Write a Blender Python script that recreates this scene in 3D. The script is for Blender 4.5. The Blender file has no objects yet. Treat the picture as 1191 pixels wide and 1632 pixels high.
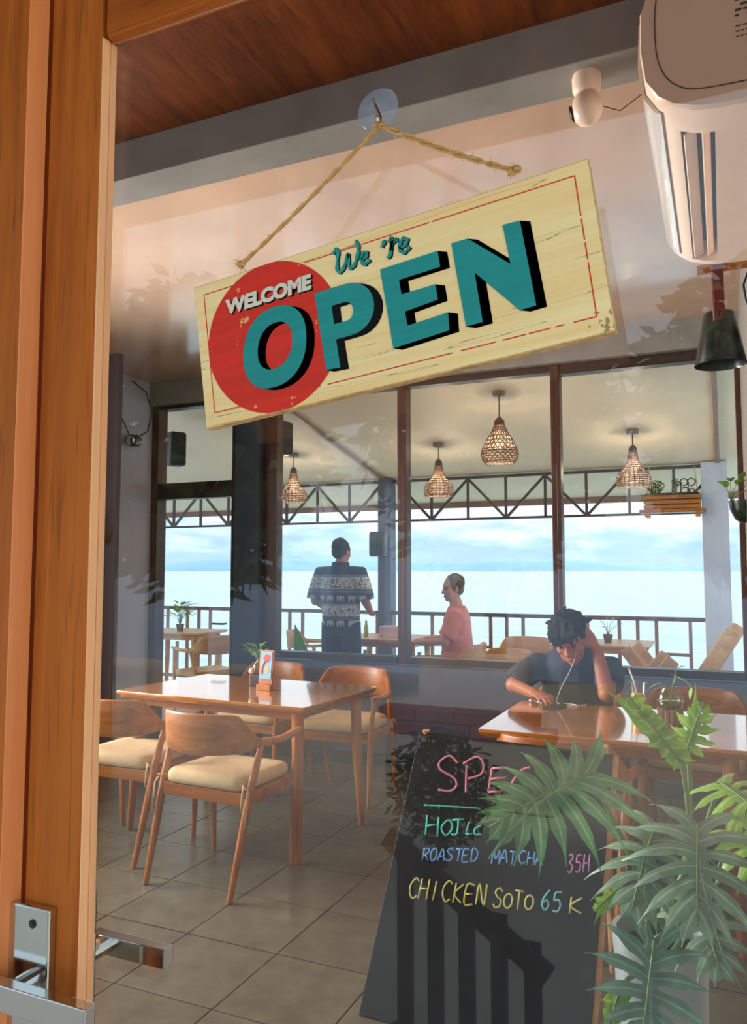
import bpy, bmesh, math, random
from mathutils import Vector, Matrix, Euler
random.seed(7)
C = bpy.context.scene.collection
PI = math.pi
R = math.radians
scn = bpy.context.scene

# ------------------------------------------------------------------ camera
EYE = 1.4
cam_d = bpy.data.cameras.new('camera'); cam = bpy.data.objects.new('camera', cam_d); C.objects.link(cam)
cam_d.sensor_fit = 'HORIZONTAL'; cam_d.sensor_width = 36; cam_d.lens = 36*1250/1191
cam_d.clip_start = .02; cam_d.clip_end = 40000
cam.location = (0, 0, EYE)
cam.rotation_euler = (R(90+4.3), 0, R(24))
scn.camera = cam
# ------------------------------------------------------------------ view, world, sun, added fill lamp
scn.view_settings.view_transform = 'Standard'
scn.view_settings.look = 'None'
scn.view_settings.gamma = 1
scn.view_settings.use_curve_mapping = False
scn.view_settings.exposure = 0.74
SKY = 1.04
SUN = 2.6
LAMP = 1.0
w = bpy.data.worlds.new('sky'); scn.world = w; w.use_nodes = True
nt = w.node_tree; N = nt.nodes; L = nt.links
bg = N['Background']; bg.inputs['Strength'].default_value = SKY
tc = N.new('ShaderNodeTexCoord'); sep = N.new('ShaderNodeSeparateXYZ'); L.new(tc.outputs['Generated'], sep.inputs[0])
rp = N.new('ShaderNodeValToRGB'); cr = rp.color_ramp; cr.elements.remove(cr.elements[1])
def s2l(c): return tuple(((x/255)/12.92 if x/255 <= .04045 else ((x/255+.055)/1.055)**2.4) for x in c)
stops = [(0.0, (175, 205, 230)), (0.5, (176, 204, 231)), (.512, (168, 202, 232)), (.522, (190, 216, 238)), (.532, (222, 236, 244)), (.56, (226, 238, 245)), (.7, (205, 224, 240)), (1, (190, 214, 238))]
for i, (p, c) in enumerate(stops):
    e = cr.elements[0] if i == 0 else cr.elements.new(p)
    e.position = p; e.color = (*s2l(c), 1)
ma = N.new('ShaderNodeMath'); ma.operation = 'MULTIPLY_ADD'; ma.inputs[1].default_value = .5; ma.inputs[2].default_value = .5
# clouds shift the lookup height, so the banks get ragged tops
mp = N.new('ShaderNodeMapping'); mp.inputs['Scale'].default_value = (9, 9, 38); L.new(tc.outputs['Generated'], mp.inputs[0])
nz = N.new('ShaderNodeTexNoise'); nz.inputs['Scale'].default_value = 1.6; nz.inputs['Detail'].default_value = 6; L.new(mp.outputs[0], nz.inputs['Vector'])
mr = N.new('ShaderNodeMapRange'); mr.inputs['From Min'].default_value = .3; mr.inputs['From Max'].default_value = .7; mr.inputs['To Min'].default_value = -.028; mr.inputs['To Max'].default_value = .028
L.new(nz.outputs['Fac'], mr.inputs['Value'])
ad = N.new('ShaderNodeMath'); ad.operation = 'ADD'; L.new(sep.outputs['Z'], ad.inputs[0]); L.new(mr.outputs[0], ad.inputs[1])
L.new(ad.outputs[0], ma.inputs[0]); L.new(ma.outputs[0], rp.inputs[0])
mx = N.new('ShaderNodeMix'); mx.data_type = 'RGBA'; mx.blend_type = 'SOFT_LIGHT'; mx.inputs[0].default_value = .5
L.new(rp.outputs[0], mx.inputs[6]); L.new(nz.outputs['Color'], mx.inputs[7])
nzb = N.new('ShaderNodeRGBToBW'); L.new(nz.outputs['Color'], nzb.inputs[0]); L.new(nzb.outputs[0], mx.inputs[7])
L.new(mx.outputs[2], bg.inputs['Color'])

sd = bpy.data.lights.new('sun', 'SUN'); sd.energy = SUN; sd.angle = R(10); sd.color = (1, .93, .82)
so = bpy.data.objects.new('sun', sd); C.objects.link(so)
so.rotation_euler = Vector((.22, -.58, -.80)).to_track_quat('-Z', 'Y').to_euler()

# added area lamp at the left wall (out of frame), fills the room from the side
al = bpy.data.lights.new('added_side_fill', 'AREA'); al.shape = 'RECTANGLE'; al.size = 1.9; al.size_y = 1.5; al.energy = 72*LAMP; al.spread = R(112); al.color = (1, .95, .88)
ao = bpy.data.objects.new('added_side_fill', al); C.objects.link(ao); ao.location = (-4.36, 2.75, 1.65); ao.rotation_euler = Vector((1, .05, .0)).to_track_quat('-Z', 'Y').to_euler()
# ------------------------------------------------------------------ materials
def nodes(name):
    m = bpy.data.materials.new(name); m.use_nodes = True
    t = m.node_tree
    return m, t, t.nodes, t.links, t.nodes['Principled BSDF']
def plain(name, c, rough=.5, metal=0, var=.12, scale=8, bump=0, spec=.5, trans=0, coat=0):
    m, t, n, l, b = nodes(name)
    lin = s2l(c)
    tcn = n.new('ShaderNodeTexCoord'); z = n.new('ShaderNodeTexNoise'); z.inputs['Scale'].default_value = scale; z.inputs['Detail'].default_value = 5
    l.new(tcn.outputs['Object'], z.inputs['Vector'])
    r = n.new('ShaderNodeValToRGB')
    r.color_ramp.elements[0].position = .3; r.color_ramp.elements[1].position = .7
    r.color_ramp.elements[0].color = (*[x*(1-var) for x in lin], 1); r.color_ramp.elements[1].color = (*[min(1, x*(1+var)) for x in lin], 1)
    l.new(z.outputs['Fac'], r.inputs[0]); l.new(r.outputs[0], b.inputs['Base Color'])
    b.inputs['Roughness'].default_value = rough; b.inputs['Metallic'].default_value = metal; b.inputs['Specular IOR Level'].default_value = spec
    if coat: b.inputs['Coat Weight'].default_value = coat; b.inputs['Coat Roughness'].default_value = .08
    if trans: b.inputs['Transmission Weight'].default_value = trans
    if bump:
        bp = n.new('ShaderNodeBump'); bp.inputs['Strength'].default_value = bump; bp.inputs['Distance'].default_value = .01
        l.new(z.outputs['Fac'], bp.inputs['Height']); l.new(bp.outputs[0], b.inputs['Normal'])
    return m
def wood(name, c1, c2, axis='x', scale=14, rough=.35, stretch=.07, coat=0, pores=.0, bump=.12):
    m, t, n, l, b = nodes(name)
    tcn = n.new('ShaderNodeTexCoord'); mpn = n.new('ShaderNodeMapping')
    sc = [1, 1, 1]; sc['xyz'.index(axis)] = stretch; mpn.inputs['Scale'].default_value = sc
    l.new(tcn.outputs['Object'], mpn.inputs[0])
    z = n.new('ShaderNodeTexNoise'); z.inputs['Scale'].default_value = scale; z.inputs['Detail'].default_value = 7; z.inputs['Roughness'].default_value = .62; z.inputs['Distortion'].default_value = .6
    l.new(mpn.outputs[0], z.inputs['Vector'])
    r = n.new('ShaderNodeValToRGB'); r.color_ramp.elements[0].position = .32; r.color_ramp.elements[1].position = .66
    r.color_ramp.elements[0].color = (*s2l(c2), 1); r.color_ramp.elements[1].color = (*s2l(c1), 1)
    l.new(z.outputs['Fac'], r.inputs[0])
    out = r.outputs[0]
    if pores:
        z2 = n.new('ShaderNodeTexNoise'); z2.inputs['Scale'].default_value = scale*9; z2.inputs['Detail'].default_value = 2; l.new(mpn.outputs[0], z2.inputs['Vector'])
        r2 = n.new('ShaderNodeValToRGB'); r2.color_ramp.elements[0].position = .34; r2.color_ramp.elements[1].position = .42
        r2.color_ramp.elements[0].color = (1-pores, 1-pores, 1-pores, 1); r2.color_ramp.elements[1].color = (1, 1, 1, 1)
        l.new(z2.outputs['Fac'], r2.inputs[0])
        mm = n.new('ShaderNodeMix'); mm.data_type = 'RGBA'; mm.blend_type = 'MULTIPLY'; mm.inputs[0].default_value = 1
        l.new(out, mm.inputs[6]); l.new(r2.outputs[0], mm.inputs[7]); out = mm.outputs[2]
    l.new(out, b.inputs['Base Color']); b.inputs['Roughness'].default_value = rough
    if coat: b.inputs['Coat Weight'].default_value = coat; b.inputs['Coat Roughness'].default_value = .05
    if bump:
        bp = n.new('ShaderNodeBump'); bp.inputs['Strength'].default_value = bump; bp.inputs['Distance'].default_value = .004
        l.new(z.outputs['Fac'], bp.inputs['Height']); l.new(bp.outputs[0], b.inputs['Normal'])
    return m
def glass_mat(name, tint=(1, 1, 1), base=.035, rough=0.0):
    m, t, n, l, b = nodes(name); n.remove(b)
    tr = n.new('ShaderNodeBsdfTransparent'); tr.inputs[0].default_value = (*tint, 1)
    gl = n.new('ShaderNodeBsdfGlossy'); gl.inputs['Roughness'].default_value = rough
    lw = n.new('ShaderNodeLayerWeight'); lw.inputs['Blend'].default_value = .5
    p = n.new('ShaderNodeMath'); p.operation = 'POWER'; p.inputs[1].default_value = 5; l.new(lw.outputs['Facing'], p.inputs[0])
    q = n.new('ShaderNodeMath'); q.operation = 'MULTIPLY_ADD'; q.inputs[1].default_value = 1-base; q.inputs[2].default_value = base; l.new(p.outputs[0], q.inputs[0])
    mxs = n.new('ShaderNodeMixShader'); l.new(q.outputs[0], mxs.inputs[0]); l.new(tr.outputs[0], mxs.inputs[1]); l.new(gl.outputs[0], mxs.inputs[2])
    l.new(mxs.outputs[0], n['Material Output'].inputs[0])
    return m

M = {}
M['teak'] = wood('varnished teak', (194, 106, 32), (142, 66, 12), 'z', 22, .6, .05, pores=.25)
M['teak_h'] = wood('varnished teak rail', (186, 100, 28), (134, 60, 10), 'x', 22, .6, .05, pores=.25)
M['bead'] = wood('glazing bead wood', (252, 192, 138), (240, 170, 112), 'z', 14, .4, .04)  # lightened: light falling from the right is put into the wood colour
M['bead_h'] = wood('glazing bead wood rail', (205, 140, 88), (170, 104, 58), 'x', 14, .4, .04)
M['edge'] = wood('lit-toned moulding edge', (240, 152, 86), (206, 110, 48), 'z', 14, .4, .04)  # paler than the teak, the lit right-hand face is painted in
M['ply'] = wood('dark varnished plywood', (128, 62, 12), (72, 28, 3), 'y', 14, .4, .12, pores=.3)
for k_ in ('teak', 'teak_h', 'ply'): M[k_].node_tree.nodes['Principled BSDF'].inputs['Specular IOR Level'].default_value = .25
M['chair'] = wood('oiled teak', (200, 124, 52), (156, 84, 28), 'z', 18, .38, .1, pores=.12)
M['chair_x'] = wood('oiled teak crosswise', (192, 118, 52), (144, 78, 28), 'x', 18, .36, .09, pores=.15)
M['top'] = wood('polished table top', (205, 136, 66), (168, 98, 42), 'x', 10, .14, .06, coat=1, bump=0)
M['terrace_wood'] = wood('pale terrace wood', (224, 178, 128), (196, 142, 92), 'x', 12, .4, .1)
M['frame'] = wood('brown painted frame', (92, 50, 42), (70, 36, 32), 'z', 16, .38, .08)
M['frame_dark'] = wood('dark brown frame', (66, 42, 40), (48, 30, 30), 'x', 16, .4, .08)
M['rail_paint'] = plain('brown railing paint', (156, 124, 112), .45, var=.1)
M['rail_top'] = plain('dark railing cap', (104, 76, 70), .4)
M['cushion'] = plain('beige canvas', (216, 188, 144), .9, var=.06, scale=30, bump=.15)
M['slate'] = plain('slate blue wall paint', (92, 100, 122), .55, var=.06, scale=3, bump=.04)
M['slate_dark'] = plain('dark slate wall paint', (66, 72, 90), .55, var=.08, scale=3, bump=.04)
M['wall_light'] = plain('pale blue grey wall paint', (206, 212, 228), .6, var=.05, scale=2)
M['wall_right'] = plain('warm grey wall paint', (150, 140, 136), .6, var=.06, scale=2)
M['beam'] = plain('grey beam plaster', (150, 146, 140), .42, var=.14, scale=5, bump=.25)
M['ceiling'] = plain('glossy plaster ceiling', (212, 178, 152), .16, var=.1, scale=2.4, bump=.05, coat=.3)
M['ter_ceil'] = plain('cream terrace ceiling', (244, 226, 194), .6, var=.04, scale=2)
M['truss'] = plain('dark steel truss', (86, 70, 74), .4)
M['grout'] = plain('dark grout', (60, 54, 50), .8)
M['black'] = plain('black plastic', (26, 26, 30), .35)
M['dark_metal'] = plain('dark painted metal', (30, 32, 40), .3, metal=.3, coat=.3)
M['chrome'] = plain('brushed chrome', (205, 208, 205), .12, metal=1, var=.03)
M['white_plastic'] = plain('white plastic', (246, 216, 190), .35, var=.03)
M['gloss_plastic'] = plain('glossy white plastic', (228, 216, 204), .06, var=.02, coat=.8)
M['dark_slot'] = plain('dark slot', (38, 34, 32), .6)
M['print_dark'] = plain('dark print', (70, 66, 64), .6)
M['leather'] = plain('maroon leather strap', (108, 36, 42), .5, var=.15, scale=30)
M['rope'] = plain('jute rope', (205, 158, 92), .9, var=.2, scale=200)
M['wicker'] = plain('brown rattan', (112, 84, 66), .6, var=.2, scale=20)
M['bulb'] = plain('frosted bulb', (238, 226, 204), .3)
M['bulb_lit'] = plain('lit bulb', (250, 220, 180), .3); M['bulb_lit'].node_tree.nodes['Principled BSDF'].inputs['Emission Color'].default_value = (1, .75, .5, 1); M['bulb_lit'].node_tree.nodes['Principled BSDF'].inputs['Emission Strength'].default_value = .7
M['leaf_small'] = plain('small plant leaf', (120, 168, 60), .45, var=.25, scale=30)
M['soil'] = plain('dark soil', (50, 38, 30), .9)
M['clear'] = glass_mat('window glass', (.985, .99, .99), .03)
M['door_glass'] = glass_mat('door glass', (.98, .985, .985), .045)
M['drink_glass'] = glass_mat('clear cup', (.97, .98, .97), .05)
M['vase_glass'] = glass_mat('tinted vase glass', (.92, .95, .84), .05)
M['juice'] = plain('orange juice', (252, 176, 66), .4)
M['chalkboard'] = plain('black chalkboard', (30, 32, 38), .45, var=.35, scale=6)
M['skin_tan'] = plain('tan skin', (196, 128, 96), .5, var=.06)
M['skin_brown'] = plain('brown skin', (178, 108, 76), .5, var=.07)
M['skin_pink'] = plain('fair skin', (222, 164, 136), .5, var=.06)
M['hair'] = plain('black hair', (34, 28, 28), .75, var=.4, scale=60, bump=.5, spec=.25)
M['hair_grey'] = plain('greying brown hair', (112, 96, 90), .5, var=.3, scale=60, bump=.4)
M['charcoal'] = plain('charcoal cotton shirt', (56, 60, 72), .85, var=.12, scale=14, bump=.2)
M['tee'] = plain('dark tee shirt', (40, 38, 44), .85, var=.1)
M['salmon'] = plain('salmon cotton shirt', (236, 142, 132), .85, var=.06, bump=.1)
M['navy'] = plain('navy trousers', (44, 54, 84), .85, var=.1)
M['khaki'] = plain('grey shorts', (120, 112, 106), .85)
M['eye'] = plain('dark eye', (40, 28, 24), .2)
M['lips'] = plain('lips', (176, 100, 88), .5)
M['pot'] = plain('pale blue grey planter glaze', (176, 190, 192), .3, var=.08, scale=5)
M['white_wall'] = plain('white garden wall', (222, 216, 208), .7)
M['red_tile'] = plain('red clay coping', (150, 66, 52), .6, var=.2)
M['paving'] = plain('outdoor paving', (226, 214, 196), .7, var=.08)
M['hedge'] = plain('hedge leaf', (84, 120, 56), .5, var=.4, scale=12)
M['green_cloth'] = plain('green napkin', (92, 160, 62), .8)
M['pink_box'] = plain('pale pink box', (226, 196, 206), .6)
M['white_cord'] = plain('white cord', (236, 232, 226), .4)
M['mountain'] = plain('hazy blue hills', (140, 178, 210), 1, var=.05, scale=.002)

def tile_mat():
    m, t, n, l, b = nodes('grey brown stone tile')
    tcn = n.new('ShaderNodeTexCoord'); oi = n.new('ShaderNodeObjectInfo')
    av = n.new('ShaderNodeVectorMath'); av.operation = 'ADD'; l.new(tcn.outputs['Object'], av.inputs[0]); l.new(oi.outputs['Location'], av.inputs[1])
    z = n.new('ShaderNodeTexNoise'); z.inputs['Scale'].default_value = 9; z.inputs['Detail'].default_value = 8; z.inputs['Roughness'].default_value = .7; l.new(av.outputs[0], z.inputs['Vector'])
    r = n.new('ShaderNodeValToRGB'); r.color_ramp.elements[0].position = .3; r.color_ramp.elements[1].position = .72
    r.color_ramp.elements[0].color = (*s2l((92, 84, 70)), 1); r.color_ramp.elements[1].color = (*s2l((124, 114, 94)), 1)
    l.new(z.outputs['Fac'], r.inputs[0])
    h = n.new('ShaderNodeHueSaturation'); l.new(r.outputs[0], h.inputs['Color'])
    mrn = n.new('ShaderNodeMapRange'); mrn.inputs['To Min'].default_value = .9; mrn.inputs['To Max'].default_value = 1.1; l.new(oi.outputs['Random'], mrn.inputs['Value']); l.new(mrn.outputs[0], h.inputs['Value'])
    l.new(h.outputs[0], b.inputs['Base Color'])
    r2 = n.new('ShaderNodeMapRange'); r2.inputs['To Min'].default_value = .27; r2.inputs['To Max'].default_value = .33; l.new(z.outputs['Fac'], r2.inputs['Value']); l.new(r2.outputs[0], b.inputs['Roughness'])
    return m
M['tile'] = tile_mat()

def sea_mat():
    m, t, n, l, b = nodes('sea water')
    g = n.new('ShaderNodeNewGeometry'); mpn = n.new('ShaderNodeMapping'); mpn.inputs['Scale'].default_value = (.25, .9, 1); l.new(g.outputs['Position'], mpn.inputs[0])
    z = n.new('ShaderNodeTexNoise'); z.inputs['Scale'].default_value = .5; z.inputs['Detail'].default_value = 8; l.new(mpn.outputs[0], z.inputs['Vector'])
    r = n.new('ShaderNodeValToRGB'); r.color_ramp.elements[0].position = .3; r.color_ramp.elements[1].position = .7
    r.color_ramp.elements[0].color = (*s2l((120, 160, 168)), 1); r.color_ramp.elements[1].color = (*s2l((166, 196, 202)), 1)
    l.new(z.outputs['Fac'], r.inputs[0]); l.new(r.outputs[0], b.inputs['Base Color'])
    b.inputs['Roughness'].default_value = .22
    bp = n.new('ShaderNodeBump'); bp.inputs['Strength'].default_value = .5; bp.inputs['Distance'].default_value = .25
    l.new(z.outputs['Fac'], bp.inputs['Height']); l.new(bp.outputs[0], b.inputs['Normal'])
    return m
M['sea'] = sea_mat()

def nmath(n, l, op, a, b_=None, c=None):
    x = n.new('ShaderNodeMath'); x.operation = op
    for i, v in enumerate((a, b_, c)):
        if v is None: continue
        if hasattr(v, 'is_output'): l.new(v, x.inputs[i])
        else: x.inputs[i].default_value = v
    return x.outputs[0]

def sign_mat():
    """cream painted board: fine dark grain lines, worn corner, all on the paint itself"""
    m, t, n, l, b = nodes('cream painted sign wood')
    tcn = n.new('ShaderNodeTexCoord'); mpn = n.new('ShaderNodeMapping'); mpn.inputs['Scale'].default_value = (3, 40, 90); l.new(tcn.outputs['Object'], mpn.inputs[0])
    z = n.new('ShaderNodeTexNoise'); z.inputs['Scale'].default_value = 1.2; z.inputs['Detail'].default_value = 4; l.new(mpn.outputs[0], z.inputs['Vector'])
    r = n.new('ShaderNodeValToRGB'); e = r.color_ramp
    e.elements[0].position = .3; e.elements[0].color = (*s2l((250, 208, 136)), 1); e.elements[1].position = .7; e.elements[1].color = (*s2l((255, 234, 172)), 1)
    l.new(z.outputs['Fac'], r.inputs[0])
    mp2 = n.new('ShaderNodeMapping'); mp2.inputs['Scale'].default_value = (5, 30, 150); l.new(tcn.outputs['Object'], mp2.inputs[0])
    z2 = n.new('ShaderNodeTexNoise'); z2.inputs['Scale'].default_value = 1; z2.inputs['Detail'].default_value = 2; l.new(mp2.outputs[0], z2.inputs['Vector'])
    f = nmath(n, l, 'ABSOLUTE', nmath(n, l, 'SUBTRACT', z2.outputs['Fac'], .63))
    f = nmath(n, l, 'LESS_THAN', f, .006)
    sx = n.new('ShaderNodeSeparateXYZ'); l.new(tcn.outputs['Object'], sx.inputs[0])
    z3 = n.new('ShaderNodeTexNoise'); z3.inputs['Scale'].default_value = 260; z3.inputs['Detail'].default_value = 3; l.new(tcn.outputs['Object'], z3.inputs['Vector'])
    # worn lower right corner: noise threshold that rises towards it
    d = n.new('ShaderNodeVectorMath'); d.operation = 'DISTANCE'; d.inputs[1].default_value = (.176, 0, -.066); l.new(tcn.outputs['Object'], d.inputs[0])
    k = nmath(n, l, 'SUBTRACT', nmath(n, l, 'MULTIPLY', nmath(n, l, 'SUBTRACT', .034, d.outputs['Value']), 9), .14)
    g = nmath(n, l, 'GREATER_THAN', nmath(n, l, 'ADD', z3.outputs['Fac'], k), .6)
    fg = nmath(n, l, 'MAXIMUM', nmath(n, l, 'MULTIPLY', f, .6), nmath(n, l, 'MULTIPLY', g, .75))
    mm = n.new('ShaderNodeMix'); mm.data_type = 'RGBA'; l.new(fg, mm.inputs[0]); l.new(r.outputs[0], mm.inputs[6]); mm.inputs[7].default_value = (*s2l((110, 84, 48)), 1)
    l.new(mm.outputs[2], b.inputs['Base Color']); b.inputs['Roughness'].default_value = .55
    return m
M['sign'] = sign_mat()
M['sign_edge'] = plain('raw sign edge', (206, 168, 112), .8, var=.3, scale=120)
def worn(name, c, c2, thr=.72, scale=170):
    m, t, n, l, b = nodes(name)
    tcn = n.new('ShaderNodeTexCoord'); z = n.new('ShaderNodeTexNoise'); z.inputs['Scale'].default_value = scale; z.inputs['Detail'].default_value = 4; l.new(tcn.outputs['Object'], z.inputs['Vector'])
    z2 = n.new('ShaderNodeTexNoise'); z2.inputs['Scale'].default_value = 22; l.new(tcn.outputs['Object'], z2.inputs['Vector'])
    s = nmath(n, l, 'ADD', z.outputs['Fac'], nmath(n, l, 'MULTIPLY', nmath(n, l, 'SUBTRACT', z2.outputs['Fac'], .5), .55))
    g = nmath(n, l, 'GREATER_THAN', s, thr)
    mp2 = n.new('ShaderNodeMapping'); mp2.inputs['Scale'].default_value = (5, 30, 150); l.new(tcn.outputs['Object'], mp2.inputs[0])
    z3 = n.new('ShaderNodeTexNoise'); z3.inputs['Scale'].default_value = 1; l.new(mp2.outputs[0], z3.inputs['Vector'])
    rr = n.new('ShaderNodeMapRange'); rr.inputs['To Min'].default_value = .75; rr.inputs['To Max'].default_value = 1.25; l.new(z3.outputs['Fac'], rr.inputs['Value'])
    hs = n.new('ShaderNodeHueSaturation'); hs.inputs['Color'].default_value = (*s2l(c), 1); l.new(rr.outputs[0], hs.inputs['Value'])
    mm = n.new('ShaderNodeMix'); mm.data_type = 'RGBA'; l.new(g, mm.inputs[0]); l.new(hs.outputs[0], mm.inputs[6]); mm.inputs[7].default_value = (*s2l(c2), 1)
    l.new(mm.outputs[2], b.inputs['Base Color']); b.inputs['Roughness'].default_value = .6
    return m
M['sign_red'] = worn('worn red paint', (218, 40, 14), (236, 176, 110), .70)
M['sign_teal'] = worn('worn teal paint', (10, 144, 140), (20, 116, 114), .95)
M['sign_black'] = plain('black sign paint', (13, 15, 16), .8, spec=.15)
M['sign_white'] = plain('off white sign paint', (232, 222, 200), .6)
M['sign_line'] = worn('red line paint', (222, 52, 20), (226, 198, 136), .82, 60)

def leaf_mat(name, c, vein, trans=.25):
    m, t, n, l, b = nodes(name)
    uv = n.new('ShaderNodeUVMap'); s = n.new('ShaderNodeSeparateXYZ'); l.new(uv.outputs[0], s.inputs[0])
    tcn = n.new('ShaderNodeTexCoord'); z = n.new('ShaderNodeTexNoise'); z.inputs['Scale'].default_value = 30; z.inputs['Detail'].default_value = 3; l.new(tcn.outputs['Object'], z.inputs['Vector'])
    r = n.new('ShaderNodeValToRGB'); r.color_ramp.elements[0].color = (*s2l(vein), 1); r.color_ramp.elements[1].position = .22; r.color_ramp.elements[1].color = (*s2l(c), 1)
    l.new(s.outputs['X'], r.inputs[0])
    h = n.new('ShaderNodeHueSaturation'); rr = n.new('ShaderNodeMapRange'); rr.inputs['From Min'].default_value = .3; rr.inputs['From Max'].default_value = .7; rr.inputs['To Min'].default_value = .7; rr.inputs['To Max'].default_value = 1.3
    l.new(z.outputs['Fac'], rr.inputs['Value']); l.new(rr.outputs[0], h.inputs['Value']); l.new(r.outputs[0], h.inputs['Color'])
    l.new(h.outputs[0], b.inputs['Base Color']); b.inputs['Roughness'].default_value = .33
    tl = n.new('ShaderNodeBsdfTranslucent'); l.new(h.outputs[0], tl.inputs[0])
    ms = n.new('ShaderNodeMixShader'); ms.inputs[0].default_value = trans; l.new(b.outputs[0], ms.inputs[1]); l.new(tl.outputs[0], ms.inputs[2]); l.new(ms.outputs[0], n['Material Output'].inputs[0])
    return m
M['leaf'] = leaf_mat('philodendron leaf', (98, 158, 98), (168, 206, 150))
M['leaf_grey'] = leaf_mat('greyish philodendron leaf', (132, 170, 138), (188, 212, 180))
M['leaf_bright'] = leaf_mat('young philodendron leaf', (150, 204, 70), (210, 232, 124))
M['leaf_dark'] = leaf_mat('dark philodendron leaf', (100, 146, 124), (150, 186, 168))
M['stem'] = plain('green stem', (112, 146, 84), .4, var=.15, scale=20)

def shirt_mat():
    """printed shirt: woven bands, pale ones with speckle, navy ones with a row of small pale elephants"""
    m, t, n, l, b = nodes('banded elephant print shirt')
    tcn = n.new('ShaderNodeTexCoord'); s = n.new('ShaderNodeSeparateXYZ'); l.new(tcn.outputs['Object'], s.inputs[0])
    zz = nmath(n, l, 'DIVIDE', s.outputs['Z'], 2.0)
    r = n.new('ShaderNodeValToRGB'); e = r.color_ramp; e.interpolation = 'CONSTANT'
    navy, pale, grey, mid = (40, 52, 84), (222, 222, 220), (128, 138, 156), (74, 86, 114)
    bands = [(.0, navy), (.82, navy), (.955, grey), (.968, mid), (.98, pale), (1.085, grey), (1.10, mid), (1.112, navy), (1.185, mid), (1.198, grey), (1.212, mid), (1.228, pale), (1.34, grey), (1.36, navy)]
    for i, (z0, c) in enumerate(bands):
        el = e.elements[0] if i == 0 else (e.elements[1] if i == 1 else e.elements.new(z0/2))
        el.position = z0/2; el.color = (*s2l(c), 1)
    l.new(zz, r.inputs[0])
    # speckled flowers on the pale bands
    z = n.new('ShaderNodeTexNoise'); z.inputs['Scale'].default_value = 55; z.inputs['Detail'].default_value = 3; l.new(tcn.outputs['Object'], z.inputs['Vector'])
    sp = nmath(n, l, 'GREATER_THAN', z.outputs['Fac'], .54)
    def inband(a, b_): return nmath(n, l, 'MULTIPLY', nmath(n, l, 'GREATER_THAN', s.outputs['Z'], a), nmath(n, l, 'LESS_THAN', s.outputs['Z'], b_))
    pal = nmath(n, l, 'ADD', inband(.98, 1.085), inband(1.228, 1.34))
    m1 = n.new('ShaderNodeMix'); m1.data_type = 'RGBA'; l.new(nmath(n, l, 'MULTIPLY', sp, pal), m1.inputs[0]); l.new(r.outputs[0], m1.inputs[6]); m1.inputs[7].default_value = (*s2l((96, 100, 112)), 1)
    # elephants: body ellipse, head, trunk and two legs repeated round the shirt
    P_ = .104
    u = nmath(n, l, 'SUBTRACT', nmath(n, l, 'FRACT', nmath(n, l, 'DIVIDE', s.outputs['X'], P_)), .5)
    u = nmath(n, l, 'MULTIPLY', u, P_)
    tot = None
    for zc in (1.150, .922):
        v = nmath(n, l, 'SUBTRACT', s.outputs['Z'], zc)
        def ell(cx, cz, rx, rz):
            a = nmath(n, l, 'POWER', nmath(n, l, 'DIVIDE', nmath(n, l, 'ABSOLUTE', nmath(n, l, 'SUBTRACT', u, cx)), rx), 2)
            c_ = nmath(n, l, 'POWER', nmath(n, l, 'DIVIDE', nmath(n, l, 'ABSOLUTE', nmath(n, l, 'SUBTRACT', v, cz)), rz), 2)
            return nmath(n, l, 'LESS_THAN', nmath(n, l, 'ADD', a, c_), 1)
        for q in ((-.005, .008, .027, .019), (.024, .012, .015, .015), (.037, -.008, .005, .017), (-.022, -.016, .008, .016), (.009, -.016, .008, .016)):
            x = ell(*q); tot = x if tot is None else nmath(n, l, 'MAXIMUM', tot, x)
    m2 = n.new('ShaderNodeMix'); m2.data_type = 'RGBA'; l.new(tot, m2.inputs[0]); l.new(m1.outputs[2], m2.inputs[6]); m2.inputs[7].default_value = (*s2l((196, 202, 214)), 1)
    l.new(m2.outputs[2], b.inputs['Base Color']); b.inputs['Roughness'].default_value = .85
    return m
M['shirt'] = shirt_mat()
CH = {k: plain('chalk ' + k, c, .9, var=.2, scale=90) for k, c in dict(pink=(226, 140, 160), teal=(96, 214, 196), blue=(112, 168, 226), yellow=(214, 212, 120), rose=(206, 128, 186), cyan=(120, 208, 214)).items()}

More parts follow.
